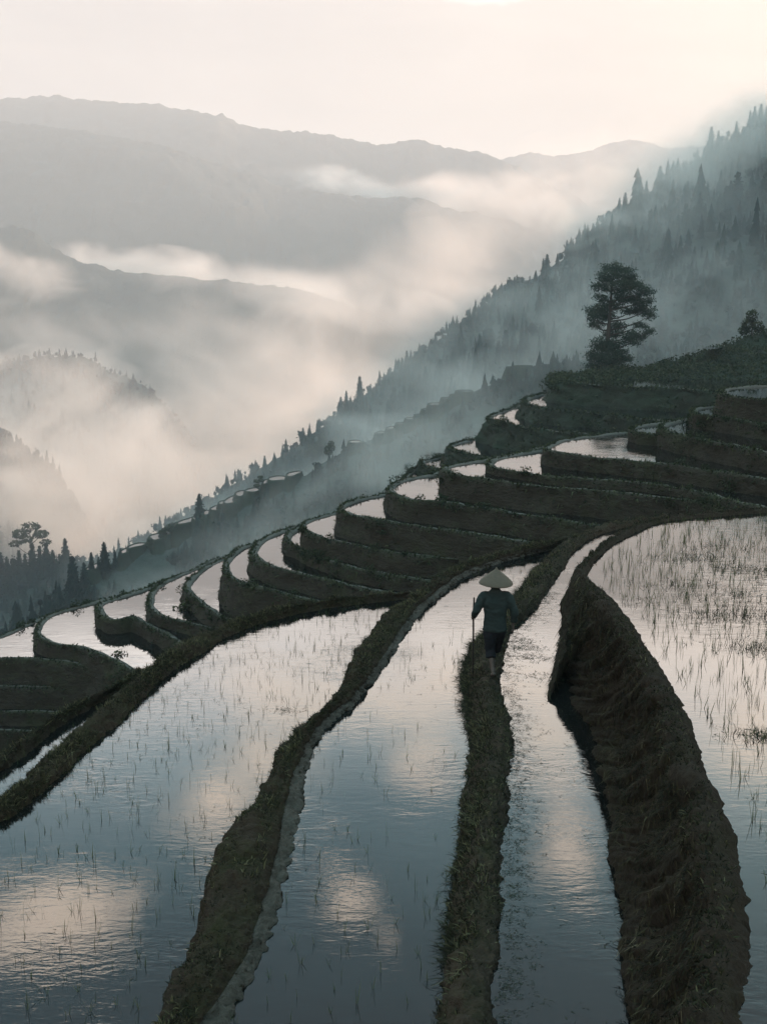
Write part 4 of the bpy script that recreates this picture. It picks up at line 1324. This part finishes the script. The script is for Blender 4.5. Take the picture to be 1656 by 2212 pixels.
# bushes one can pick out on the banks
BU = [broadleaf_meshes(450, [(-0.3, 0, 0.3, 0.32, 0.26), (0.25, 0.05, 0.35, 0.34, 0.3), (0.0, -0.1, 0.55, 0.34, 0.36), (0.1, 0.2, 0.3, 0.3, 0.25)], 0.10, 700)]
for (px, py, z, h, lab) in [(405, 1352, -12.9, 1.3, 'leafy bush at the foot of the narrow crescent terraces, lower left'),
                            (655, 1282, -10.6, 0.9, 'dark bush on the terrace bank above the far corner of the left paddy'),
                            (630, 1268, -10.4, 0.8, 'smaller bush left of the dark bush above the left paddy corner'),
                            (262, 1460, -14.0, 1.2, 'bushy clump on the dark bank beyond the left outer bund'),
                            (1085, 925, -9.9, 1.3, 'scrubby bush on the left nose of the rear terraced spur')]:
    plant('bush', BU, 0, lab, 'bush', at_z(px, py, z), h)

# ------------------------------------------------------------------ small flooded terraces strung along the misty ridge
def mini_terrace(px, py, w, d, seed):
    c = drop(px, py, ('f2',))
    if c is None:
        return
    dist = np.linalg.norm(c)
    rx, ry = w / FOC * dist * 0.6, d / FOC * dist * 0.5 / 0.12
    z = c[2] + 1.5
    a = np.linspace(0, 2 * np.pi, 26, endpoint=False)
    rg = np.random.default_rng(seed)
    rr = 1 + 0.22 * np.sin(2 * a + rg.uniform(0, 6)) + 0.12 * np.sin(3 * a + rg.uniform(0, 6))
    C = np.stack([c[0] + rx * rr * np.cos(a) + 0.45 * ry * rr * np.sin(a) * 0.4, c[1] + ry * rr * np.sin(a), np.full(26, z)], -1)
    O = np.stack([np.cos(a), np.sin(a), 0 * a], -1)
    R_ = lambda off, dz: C + O * off + np.array([0, 0, dz])
    G = np.stack([R_(-0.1, -0.2), R_(0.1, 0.12), R_(0.45, 0.12), R_(0.6, -0.4), R_(1.1, -1.6), R_(2.2, -4.5)], 1)
    G = np.concatenate([G, G[:1]], 0)
    o = mk('terrace', G.reshape(-1, 3), grid_faces(27, 6), M['slope'])
    face_up(o.data)
    tag(o, kind='structure')
    tag(poly_sheet('terrace_water', [tuple(p[:2]) for p in C], z, M['water_far']), kind='structure')


for i, (px, py, w, d) in enumerate(STRING):
    mini_terrace(px, py, w, d, 700 + i)

# ------------------------------------------------------------------ rice seedlings
def inside(P, poly):
    x, y = P[:, 0], P[:, 1]
    q = np.array([p[:2] for p in poly])
    r = np.zeros(len(P), bool)
    for (x0, y0), (x1, y1) in zip(q, np.roll(q, -1, 0)):
        c = ((y0 > y) != (y1 > y)) & (x < (x1 - x0) * (y - y0) / (y1 - y0 + 1e-12) + x0)
        r ^= c
    return r


polyA = sk(rails_oa[5]) + sk(shift(r_ml, 0.2)[: int(nB2 * 0.90)][::-1])
polyB = sk(r_mr) + sk(r_pl[: int(nPB * 0.9)][::-1])
polyC = sk(r_pr) + sk(r_wb[: int(nW * 0.85)][::-1])
polyD = sk(shift(r_rd, -0.15)) + [(12, 22), (12, 5)]
polyE = sk(rails_oe[4]) + sk(rails_oa[1][: int(nOA * 0.55)][::-1])


def scatter(poly, z, n, thr, seed, scale=0.5, pitch=0.34, jit=0.10, ang=0.25):
    rg = np.random.default_rng(seed)
    q = np.array([p[:2] for p in poly])
    lo, hi = q.min(0) - 1, q.max(0) + 1
    c = (lo + hi) / 2
    s = max(hi - lo) * 0.75
    a = np.arange(-s, s, pitch)
    X, Y = np.meshgrid(a, a)
    P = np.stack([X.ravel(), Y.ravel()], -1)
    ca, sa = math.cos(ang), math.sin(ang)
    P = P @ np.array([[ca, sa], [-sa, ca]]) + c + rg.normal(0, jit, P.shape)
    P = P[inside(P, poly)]
    k = fbm(np.c_[P * scale, np.zeros(len(P))], 3, seed) + rg.normal(0, 0.18, len(P))
    P = P[k > thr]
    P = P[rg.permutation(len(P))][:n]
    # what the camera can see
    v = np.c_[P, np.full(len(P), z)]
    f = v[:, 1] * math.cos(PITCH) - v[:, 2] * math.sin(PITCH)
    u = np.abs(v[:, 0] / f) < 0.60
    w = (v[:, 1] * math.sin(PITCH) + v[:, 2] * math.cos(PITCH)) / f
    return v[u & (w > -0.62)]


def seedling_mesh(seed, n, h, lean, name='rice_seedling'):
    rg = np.random.default_rng(seed)
    P = np.c_[rg.normal(0, 0.006, (n, 2)), np.full(n, -0.03)]
    a = rg.uniform(0, 6.28, n)
    D = np.stack([np.cos(a) * lean * rg.uniform(0.3, 1.3, n), np.sin(a) * lean * rg.uniform(0.3, 1.3, n), np.ones(n)], -1)
    D /= np.linalg.norm(D, axis=1, keepdims=True)
    return blades(P, D, rg.uniform(0.55, 1.0, n) * h, rg.uniform(0.0018, 0.0033, n), rg.uniform(0.0, 0.35, n), rg.uniform(0.2, 0.9, n), segs=3)


SD = [seedling_mesh(900 + i, n, h, ln) for i, (n, h, ln) in enumerate(((3, 0.20, 0.25), (2, 0.24, 0.15), (4, 0.18, 0.4), (3, 0.26, 0.2), (4, 0.22, 0.35), (1, 0.22, 0.12)))]
sets = [(polyA, ZA, 1500, -0.25, 1, 0.45, 0.235, 'slender rice seedling standing in the left paddy water', 'rice seedlings in the left paddy'),
        (polyB, ZB, 560, -0.12, 2, 0.5, 0.28, 'slender rice seedling standing in the middle paddy water', 'rice seedlings in the middle paddy'),
        (polyD, ZD, 5200, -0.55, 3, 0.7, 0.125, 'rice seedling standing in the densely planted right paddy', 'rice seedlings in the right paddy'),
        (polyE, ZE, 40, -0.4, 4, 0.5, 0.35, 'short rice seedling in the thin outer water strip', 'rice seedlings in the outer strip')]
allp = []
for si, (poly, z, n, thr, sd, sc_, pitch, lab, grp) in enumerate(sets):
    for p in scatter(poly, z, n, thr, 40 + sd, sc_, pitch):
        sz = random.choice((0.75, 0.9, 1.0, 1.0, 1.15, 1.3)) * (1.15 if si == 2 else 1.0)
        f_ = p[1] * math.cos(PITCH) - p[2] * math.sin(PITCH)
        seen = abs(p[0] / f_) < 0.345 and (p[1] * math.sin(PITCH) + p[2] * math.cos(PITCH)) / f_ > -0.455
        allp.append(((1.0 if seen else 0.001) * sz / np.linalg.norm(p), p, sz, si, random.randrange(6), random.uniform(0, 6.28)))
allp.sort(key=lambda q: -q[0])
me_cache = {}
for (_, p, sz, si, v, rz) in allp[:300]:
    if v not in me_cache:
        V, Q, T, tn = SD[v]
        o = mk('rice_seedling', V, [Q, T], M['rice'], None, tn, False)
        me_cache[v] = o.data
    else:
        o = bpy.data.objects.new('rice_seedling', me_cache[v])
        COL.objects.link(o)
    o.location = tuple(p)
    o.scale = (sz, sz, sz)
    o.rotation_euler = (0, 0, rz)
    tag(o, sets[si][7], 'rice seedling', sets[si][8])
rest = Bag()
for (_, p, sz, si, v, rz) in allp[300:]:
    V, Q, T, tn = SD[v]
    c, s_ = math.cos(rz), math.sin(rz)
    rest.add((V @ np.array([[c, s_, 0], [-s_, c, 0], [0, 0, 1]])) * sz + p, Q, T, tn)
tag(rest.build('rice_seedlings', M['rice']), kind='stuff', label='many more young rice seedlings in the farther paddy water', cat='rice seedlings')

# ------------------------------------------------------------------ weed and litter afloat on the water
WD = Bag()


def litter(P, z, lmin, lmax, wmin, wmax, lift=0.012, per=3, ang=None):
    P = np.repeat(P, per, 0) + np.r_[[[0, 0, 0]]] + rng.normal(0, 0.03, (len(P) * per, 3)) * [1, 1, 0]
    n = len(P)
    a = rng.uniform(0, 6.28, n) if ang is None else rng.normal(ang, 0.5, n)
    D = np.stack([np.cos(a), np.sin(a), np.abs(rng.normal(0, 0.12, n))], -1)
    D /= np.linalg.norm(D, axis=1, keepdims=True)
    P[:, 2] = z + 0.004
    side = np.stack([-np.sin(a), np.cos(a), rng.normal(0, 0.3, n)], -1)
    WD.add(*blades(P, D, rng.uniform(lmin, lmax, n), rng.uniform(wmin, wmax, n), rng.uniform(0, 0.1, n), np.clip(rng.normal(0.4, 0.25, n), 0, 1), side=side, segs=2))


def random_in(poly, n, seed, thr=-9, scale=1.0):
    rg = np.random.default_rng(seed)
    q = np.array([p[:2] for p in poly])
    P = rg.uniform(q.min(0), q.max(0), (n, 2))
    P = P[inside(P, poly)]
    k = fbm(np.c_[P * scale, np.zeros(len(P))], 3, seed) + rg.normal(0, 0.12, len(P))
    P = P[k > thr]
    return np.c_[P, np.zeros(len(P))]


litter(random_in(polyA, 1500, 1, 0.1, 0.5), ZA, 0.02, 0.07, 0.0015, 0.0035)
litter(random_in(polyB, 900, 2, 0.05, 0.5), ZB, 0.02, 0.07, 0.0015, 0.0035)
litter(random_in(polyC, 4200, 3, -0.15, 0.8), ZC, 0.012, 0.045, 0.002, 0.005)
litter(random_in(polyD, 2200, 4, 0.05, 0.6), ZD, 0.015, 0.06, 0.0015, 0.004)
# ragged fringe of weed along the right foot of the path bund
m_ = rng.integers(0, int(nPB * 0.62), 900)
off = np.abs(rng.normal(0, 0.16, 900)) + 0.02
P = r_pr[m_].copy()
T = np.gradient(r_pr[:, :2], axis=0)[m_]
T /= np.linalg.norm(T, axis=1, keepdims=True)
P[:, 0] += T[:, 1] * off
P[:, 1] -= T[:, 0] * off
litter(P, ZC, 0.010, 0.040, 0.0015, 0.0032, per=9, ang=0.1)
# dense clumps in the right paddy and two by the farmer
for (px, py, z, r, n) in [(1500, 1205, ZD, 0.55, 240), (1610, 1230, ZD, 0.5, 200), (1470, 1262, ZD, 0.6, 130), (1590, 1290, ZD, 0.7, 200), (1640, 1330, ZD, 0.5, 200), (1530, 1330, ZD, 0.4, 90), (1640, 1400, ZD, 0.35, 120), (1648, 1590, ZD, 0.22, 120), (1560, 1180, ZD, 0.6, 160), (1420, 1300, ZD, 0.5, 60),
                          (1136, 1400, ZC, 0.16, 110), (1150, 1420, ZC, 0.2, 110), (1118, 1384, ZC, 0.14, 80), (1180, 1460, ZC, 0.18, 40), (1195, 1470, ZC, 0.15, 40), (620, 1534, ZA, 0.14, 50)]:
    c = at_z(px, py, z)
    P = c + rng.normal(0, 1, (n, 3)) * [r, r * 0.55, 0]
    litter(P[: n // 2 if z == ZD else n], z, 0.02, 0.08, 0.002, 0.005, per=2)
    if z == ZD:
        k = n
        tufts(WD, c + rng.normal(0, 1, (k, 3)) * [r * 0.8, r * 0.45, 0], np.tile([0, 0, 1.0], (k, 1)), 0.06, 0.2, 0.002, 0.004, per=2, spread=0.4, tone=(0.2, 0.9))
tag(WD.build('water_weed', M['weed']), kind='stuff', label='floating weed and bits of straw on the paddy water', cat='water weed')

# ------------------------------------------------------------------ the farmer
def closed_tube(P, r, k=12, n=None):
    P = smooth_line(np.asarray(P, float), n=n or max(8, 5 * len(P)))
    r = np.interp(np.linspace(0, 1, len(P)), np.linspace(0, 1, len(r)), r)
    V, F = tube(P, r, k)
    T0, T1 = P[0] - P[1], P[-1] - P[-2]
    c0 = P[0] + T0 / np.linalg.norm(T0) * r[0] * 0.5
    c1 = P[-1] + T1 / np.linalg.norm(T1) * r[-1] * 0.5
    m = len(V)
    V = np.concatenate([V, [c0, c1]])
    F = [tuple(f) for f in F]
    F += [(m, (i + 1) % k, i) for i in range(k)]
    b = m - k
    F += [(m + 1, b + i, b + (i + 1) % k) for i in range(k)]
    return V, F


def rings(sec, k=20):
    """stack of elliptical sections (x, y, z, rx, ry), closed at both ends"""
    a = np.linspace(0, 2 * np.pi, k, endpoint=False)
    V = np.concatenate([np.stack([x + rx * np.cos(a), y + ry * np.sin(a), np.full(k, z)], -1) for x, y, z, rx, ry in sec])
    n = len(sec)
    F = [tuple(f) for f in grid_faces(n, k, True)]
    V = np.concatenate([V, [[sec[0][0], sec[0][1], sec[0][2]], [sec[-1][0], sec[-1][1], sec[-1][2]]]])
    m = n * k
    F += [(m, (i + 1) % k, i) for i in range(k)] + [(m + 1, m - k + i, m - k + (i + 1) % k) for i in range(k)]
    return V, F


def fuse(name, pieces, voxel, mat, parent, smooth_it=2, folds=0.0, seed=0, fold_dir=(1, 1, 1)):
    V, F, k = [], [], 0
    for v, f in pieces:
        V.append(v)
        F += [tuple(i + k for i in q) for q in f]
        k += len(v)
    tmp = mk(name + '_tmp', np.concatenate(V), F, None)
    r = tmp.modifiers.new('fuse', 'REMESH')
    r.mode = 'VOXEL'
    r.voxel_size = voxel
    sm = tmp.modifiers.new('even', 'SMOOTH')
    sm.iterations = smooth_it
    sm.factor = 0.5
    dg = bpy.context.evaluated_depsgraph_get()
    me = bpy.data.meshes.new_from_object(tmp.evaluated_get(dg))
    bpy.data.objects.remove(tmp)
    me.name = name
    n = len(me.vertices)
    co = np.zeros(n * 3, dtype=np.float32)
    me.vertices.foreach_get('co', co)
    co = co.reshape(-1, 3).astype(float)
    if folds > 0:
        nv = np.zeros(n * 3, dtype=np.float32)
        me.vertices.foreach_get('normal', nv)
        nv = nv.reshape(-1, 3)
        q = co * np.array(fold_dir)
        co = co + nv * (folds * fbm(q, 3, seed) + folds * 0.5 * fbm(q * 2.7, 2, seed + 1))[:, None]
        me.vertices.foreach_set('co', co.astype(np.float32).ravel())
    me.polygons.foreach_set('use_smooth', np.ones(len(me.polygons), bool))
    me.materials.clear()
    me.materials.append(mat)
    o = bpy.data.objects.new(name, me)
    COL.objects.link(o)
    o.parent = parent
    me.update()
    return o


M['skin'] = m_plain('weathered_skin', (0.060, 0.043, 0.034), (0.105, 0.075, 0.058), 30, 0.6, 0.002, 0.3)
M['jacket'] = m_plain('green_cotton', (0.018, 0.026, 0.024), (0.032, 0.043, 0.039), 14, 0.9, 0.004, 0.1)
M['trousers'] = m_plain('dark_cotton', (0.010, 0.0105, 0.012), (0.018, 0.0185, 0.021), 14, 0.9, 0.004, 0.1)
M['hair'] = m_plain('dark_hair', (0.010, 0.009, 0.008), (0.02, 0.018, 0.016), 60, 0.6, 0.002)
M['stick'] = m_plain('dark_wood', (0.016, 0.012, 0.010), (0.034, 0.026, 0.020), 30, 0.7, 0.003)


def m_straw():
    m, t, out = material('woven_straw')
    tc = N(t, 'ShaderNodeTexCoord')
    wv = N(t, 'ShaderNodeTexWave', wave_type='RINGS', rings_direction='Z')
    wv.inputs['Scale'].default_value = 26.0
    wv.inputs['Distortion'].default_value = 1.2
    wv.inputs['Detail'].default_value = 2.0
    t.links.new(tc.outputs['Object'], wv.inputs['Vector'])
    nz = noise_tex(t, 22, 5, 0.65, vec=tc.outputs['Object'])
    n2 = noise_tex(t, 150, 2, 0.6, vec=tc.outputs['Object'])
    c = mix_col(t, nz, (0.056, 0.040, 0.023), (0.120, 0.088, 0.053))
    c = mix_col(t, math_node(t, 'MULTIPLY', wv.outputs['Fac'], 0.45), c, (0.06, 0.046, 0.03))
    p = N(t, 'ShaderNodeBsdfPrincipled')
    p.inputs['Roughness'].default_value = 0.75
    t.links.new(c, p.inputs['Base Color'])
    t.links.new(bump(t, math_node(t, 'ADD', wv.outputs['Fac'], n2), 0.7, 0.003), p.inputs['Normal'])
    t.links.new(p.outputs[0], out.inputs[0])
    return m


M['straw'] = m_straw()
G_pb = BUNDS[41][1].reshape(-1, 3)


def bund_z(x, y):
    d = (G_pb[:, 0] - x) ** 2 + (G_pb[:, 1] - y) ** 2
    return G_pb[np.argsort(d)[:6], 2].max()


foot = at_z(1068, 1462, -5.40)
fx, fy = foot[0], foot[1] + 0.12
person = empty('person', (fx, fy, bund_z(fx - 0.02, fy - 0.1) - 0.004))
tag(person, 'farmer in a green jacket and wide straw hat walking away along the bund', 'person')
dz_r = bund_z(fx + 0.02, fy + 0.4) - person.location.z           # the forward foot stands on the same uneven bund

body = []
# head with face, ears, neck
body += [ball((0, 0.035, 1.452), (0.074, 0.092, 0.108)), ball((0, 0.075, 1.405), (0.052, 0.055, 0.062)), ball((0, 0.135, 1.435), (0.013, 0.02, 0.022)),
         ball((0, 0.122, 1.462), (0.05, 0.014, 0.012)), ball((0, 0.128, 1.398), (0.024, 0.010, 0.009)), ball((-0.076, 0.03, 1.445), (0.010, 0.02, 0.03)), ball((0.076, 0.03, 1.445), (0.010, 0.02, 0.03)),
         ball((-0.028, 0.12, 1.45), (0.012, 0.01, 0.008)), ball((0.028, 0.12, 1.45), (0.012, 0.01, 0.008))]
body += [closed_tube([(0, -0.005, 1.22), (0, 0.005, 1.32), (0, 0.025, 1.42)], [0.062, 0.052, 0.052])]
body += [rings([(0, 0, 0.68, 0.13, 0.09), (0, 0, 0.80, 0.145, 0.095), (0, 0, 0.98, 0.135, 0.09), (0, 0, 1.15, 0.155, 0.095), (0, 0, 1.25, 0.13, 0.075), (0, 0, 1.29, 0.07, 0.06)])]
SHL, ELL, WRL = (-0.165, 0.0, 1.225), (-0.282, -0.035, 1.015), (-0.305, 0.085, 0.895)
SHR, ELR, WRR = (0.165, 0.0, 1.225), (0.280, -0.045, 1.01), (0.276, 0.005, 0.815)
body += [closed_tube([(-0.08, 0, 1.22), SHL, ELL, WRL], [0.05, 0.048, 0.036, 0.025]), closed_tube([(0.08, 0, 1.22), SHR, ELR, WRR], [0.05, 0.048, 0.036, 0.025])]
# legs and bare feet
HL, KL, AL = (-0.08, 0.0, 0.74), (-0.066, 0.0, 0.40), (-0.026, -0.155, 0.105)
HR, KR, AR = (0.08, 0.0, 0.74), (0.055, 0.175, 0.42), (0.022, 0.335, 0.085 + dz_r)
for h, kn, an in ((HL, KL, AL), (HR, KR, AR)):
    m1 = tuple((np.array(kn) * 0.7 + np.array(an) * 0.3) + [0, -0.02, 0])
    body.append(closed_tube([h, kn, m1, tuple(np.array(kn) * 0.25 + np.array(an) * 0.75), an], [0.08, 0.054, 0.055, 0.037, 0.032], n=26))
body += [closed_tube([(-0.026, -0.185, 0.085), (-0.024, -0.13, 0.062), (-0.02, -0.05, 0.03), (-0.018, 0.02, 0.016)], [0.028, 0.036, 0.036, 0.022], n=16)]
body += [closed_tube([(0.022, 0.295, 0.035 + dz_r), (0.024, 0.36, 0.045 + dz_r), (0.028, 0.44, 0.026 + dz_r), (0.03, 0.52, 0.014 + dz_r)], [0.028, 0.036, 0.036, 0.02], n=16)]
for k in range(5):
    body.append(closed_tube([(-0.04 + 0.011 * k, 0.005, 0.014), (-0.042 + 0.012 * k, 0.045 - 0.004 * abs(k - 3), 0.010)], [0.010, 0.008], n=6))
    body.append(closed_tube([(0.008 + 0.011 * k, 0.505, 0.013 + dz_r), (0.006 + 0.012 * k, 0.545 - 0.004 * abs(k - 1), 0.010 + dz_r)], [0.010, 0.008], n=6))
# left hand closed round the stick
SX, SY = -0.306, 0.135
body.append(ball((-0.322, 0.112, 0.868), (0.024, 0.034, 0.044)))
body.append(closed_tube([WRL, (-0.315, 0.10, 0.88)], [0.024, 0.026], n=8))
for k, (ln, rr) in enumerate(((4.2, 0.0095), (4.7, 0.010), (4.5, 0.0095), (3.7, 0.0085))):
    zz = 0.902 - 0.0215 * k
    an = np.linspace(math.pi * 1.08, math.pi * 1.08 - ln, 8)
    body.append(closed_tube([(SX + 0.0255 * math.cos(q), SY + 0.0255 * math.sin(q), zz - 0.004 * i / 8) for i, q in enumerate(an)], [rr, rr * 0.85], k=8, n=22))
an = np.linspace(math.pi * 1.25, math.pi * 1.25 + 2.5, 6)
body.append(closed_tube([(SX + 0.027 * math.cos(q), SY + 0.027 * math.sin(q), 0.885 + 0.007 * i) for i, q in enumerate(an)], [0.012, 0.009], k=8, n=18))
# right hand hanging, fingers a little curled
body.append(ball((0.275, 0.015, 0.772), (0.017, 0.036, 0.045)))
body.append(closed_tube([WRR, (0.274, 0.01, 0.785)], [0.023, 0.02], n=8))
for k, (yy, ln, cu) in enumerate(((0.043, 0.066, 0.020), (0.024, 0.076, 0.024), (0.004, 0.072, 0.028), (-0.015, 0.056, 0.030))):
    body.append(closed_tube([(0.277, yy, 0.745), (0.278, yy + 0.003, 0.745 - ln * 0.45), (0.272, yy + 0.006, 0.745 - ln * 0.78), (0.272 - cu, yy + 0.008, 0.745 - ln)], [0.0105, 0.010, 0.009, 0.0075], k=8, n=18))
body.append(closed_tube([(0.268, 0.038, 0.790), (0.258, 0.064, 0.765), (0.250, 0.072, 0.735)], [0.013, 0.011, 0.008], k=8, n=12))
bo = fuse('body', body, 0.0055, M['skin'], person, 3)
hr = [ball((0, 0.02, 1.475), (0.080, 0.096, 0.095)), ball((0, -0.035, 1.42), (0.062, 0.035, 0.05))]
fuse('hair', hr, 0.008, M['hair'], person, 2, 0.004, 3, (60, 60, 20))

jk = [rings([(0, -0.005, 0.695, 0.176, 0.122), (0, -0.005, 0.72, 0.184, 0.128), (0, -0.005, 0.775, 0.172, 0.124), (0, -0.008, 0.88, 0.163, 0.122), (0, -0.008, 1.0, 0.166, 0.126), (0, -0.008, 1.12, 0.188, 0.130), (0, -0.005, 1.20, 0.184, 0.118), (0, 0.0, 1.255, 0.150, 0.098), (0, 0.003, 1.295, 0.098, 0.080), (0, 0.006, 1.325, 0.070, 0.068), (0, 0.012, 1.362, 0.064, 0.064)], 28)]
for sh_, el_, wr_ in ((SHL, ELL, WRL), (SHR, ELR, WRR)):
    e2 = tuple(np.array(el_) * 0.1 + np.array(wr_) * 0.9)
    inn = (sh_[0] * 0.6, 0, 1.205)
    jk.append(closed_tube([inn, (sh_[0] * 1.02, sh_[1], sh_[2] - 0.015), tuple((np.array(sh_) + np.array(el_)) / 2 + [0.005 * np.sign(sh_[0]), 0, -0.01]), el_, tuple((np.array(el_) + np.array(e2)) / 2), e2], [0.085, 0.080, 0.070, 0.062, 0.058, 0.050], k=16, n=30))
fuse('jacket', jk, 0.010, M['jacket'], person, 3, 0.0105, 11, (9, 9, 13))
tr_ = [rings([(0, 0, 0.60, 0.10, 0.08), (0, 0, 0.66, 0.150, 0.108), (0, 0, 0.72, 0.160, 0.115), (0, 0, 0.80, 0.150, 0.105)], 24)]
for h, kn, an in ((HL, KL, AL), (HR, KR, AR)):
    cu = tuple(np.array(kn) * 0.66 + np.array(an) * 0.34)
    mid_ = tuple((np.array(h) + np.array(kn)) / 2 + [0, -0.01, 0])
    tr_.append(closed_tube([h, mid_, kn, cu], [0.098, 0.092, 0.078, 0.080], k=16, n=26))
fuse('trousers', tr_, 0.010, M['trousers'], person, 3, 0.010, 15, (9, 9, 16))

# the wide conical hat
prof = [(0.0, 0.240), (0.010, 0.238), (0.014, 0.226), (0.022, 0.212), (0.050, 0.186), (0.095, 0.150), (0.150, 0.106), (0.200, 0.062), (0.232, 0.028), (0.248, 0.006), (0.253, -0.004), (0.249, -0.007), (0.240, 0.004), (0.190, 0.058), (0.12, 0.118), (0.05, 0.172), (0.0, 0.200)]
prof = smooth_line(np.array([(r, 0, z) for r, z in prof]), n=70)
ka = 64
a_ = np.linspace(0, 2 * np.pi, ka, endpoint=False)
V = np.stack([np.outer(prof[:, 0], np.cos(a_)), np.outer(prof[:, 0], np.sin(a_)), np.repeat(prof[:, 2:3], ka, 1)], -1)
V[..., 2] += 0.005 * np.sin(2 * a_ + 0.5)[None] * (prof[:, 0:1] / 0.25) ** 2 + 0.002 * fbm(V * 30, 2, 5)
hat = mk('hat', V.reshape(-1, 3), grid_faces(len(prof), ka, True), M['straw'], person)
hat.location = (0.004, 0.02, 1.415)
hat.rotation_euler = (R(2), R(1), 0)

# walking stick in the left hand
P = smooth_line([(SX + 0.002, SY - 0.012, 1.165), (SX, SY - 0.004, 1.0), (SX - 0.002, SY + 0.002, 0.87), (SX + 0.003, SY + 0.02, 0.5), (SX + 0.002, SY + 0.045, -0.03)], n=40)
V, F = closed_tube(P, [0.0125, 0.014, 0.0135, 0.012, 0.010], k=10, n=60)
V = V + fbm(V * 25, 2, 9)[:, None] * 0.0015
st = mk('walking_stick', V, F, M['stick'], None)
st.location = person.location
tag(st, "dark wooden walking stick held upright in the farmer's left hand", 'walking stick')

# ------------------------------------------------------------------ haze and mist
HAZE = m_volume('haze_air', (0.88, 0.915, 0.94), 0.00029, 0.08)


def box(name, lo, hi, mat):
    V = [(x, y, z) for x in (lo[0], hi[0]) for y in (lo[1], hi[1]) for z in (lo[2], hi[2])]
    F = [(0, 1, 3, 2), (4, 6, 7, 5), (0, 4, 5, 1), (2, 3, 7, 6), (0, 2, 6, 4), (1, 5, 7, 3)]
    return mk(name, V, F, mat, smooth=False)


tag(box('haze', (-9200, -70, -560), (9200, 9200, 510), HAZE), kind='stuff')

MIST = [
    # px, py, distance, half sizes, tilt, density, noise scale
    (420, 1020, 600, (200, 90, 80), -15, 0.010, 0.014),
    (820, 960, 352, (150, 20, 22), -25, 0.016, 0.03),
    (520, 1115, 330, (70, 18, 14), -22, 0.014, 0.04),
    (740, 1055, 150, (40, 14, 9), -25, 0.022, 0.07),
    (975, 935, 120, (22, 10, 10), -20, 0.026, 0.09),
    (430, 1235, 170, (28, 12, 6), -22, 0.020, 0.08),
    (430, 600, 1760, (420, 70, 46), 7, 0.022, 0.007),
    (640, 640, 1500, (260, 60, 40), 9, 0.010, 0.008),
    (30, 590, 1480, (130, 50, 45), 10, 0.010, 0.012),
    (760, 420, 2480, (420, 120, 62), 9, 0.016, 0.005),
    (1020, 440, 2400, (420, 120, 90), 4, 0.010, 0.004),
    (1490, 335, 418, (70, 18, 17), -30, 0.040, 0.035),
    (1500, 560, 395, (130, 26, 46), -28, 0.008, 0.022),
    (1180, 650, 400, (110, 24, 34), -30, 0.010, 0.026),
    (900, 850, 400, (100, 24, 28), -30, 0.010, 0.03),
    (1600, 700, 260, (60, 20, 24), -20, 0.008, 0.04),
    (1560, 370, 430, (90, 16, 22), -30, 0.028, 0.03),
    (1150, 470, 900, (160, 80, 60), -25, 0.005, 0.012),
    (1200, 730, 330, (60, 16, 18), -28, 0.012, 0.04),
    (1330, 740, 200, (26, 12, 12), -15, 0.014, 0.06),
    (240, 1010, 850, (180, 60, 66), 18, 0.012, 0.012),
    (560, 860, 1300, (440, 120, 120), 10, 0.006, 0.006),
    (800, 640, 1200, (220, 90, 70), -15, 0.006, 0.008),
    (70, 1090, 640, (110, 30, 46), 25, 0.022, 0.020),
    (200, 900, 1050, (170, 50, 60), 15, 0.014, 0.012),
    (1350, 400, 425, (40, 14, 18), -40, 0.030, 0.05),
]
for i, (x, y, Y, sz, tilt, den, ns_) in enumerate(MIST):
    bm = bmesh.new()
    bmesh.ops.create_icosphere(bm, subdivisions=3, radius=1.0)
    me = bpy.data.meshes.new('mist')
    bm.to_mesh(me)
    bm.free()
    me.materials.append(m_volume('mist_air', (1.0, 0.925, 0.855) if Y > 560 else (1.0, 0.955, 0.89), den, 0.2, soft=ns_))  # far banks: peach dawn light put into the mist colour
    o = bpy.data.objects.new('mist', me)
    COL.objects.link(o)
    o.location = at_Y(x, y, Y)
    o.scale = sz
    o.rotation_euler = (0, R(tilt), 0)
    tag(o, kind='stuff')
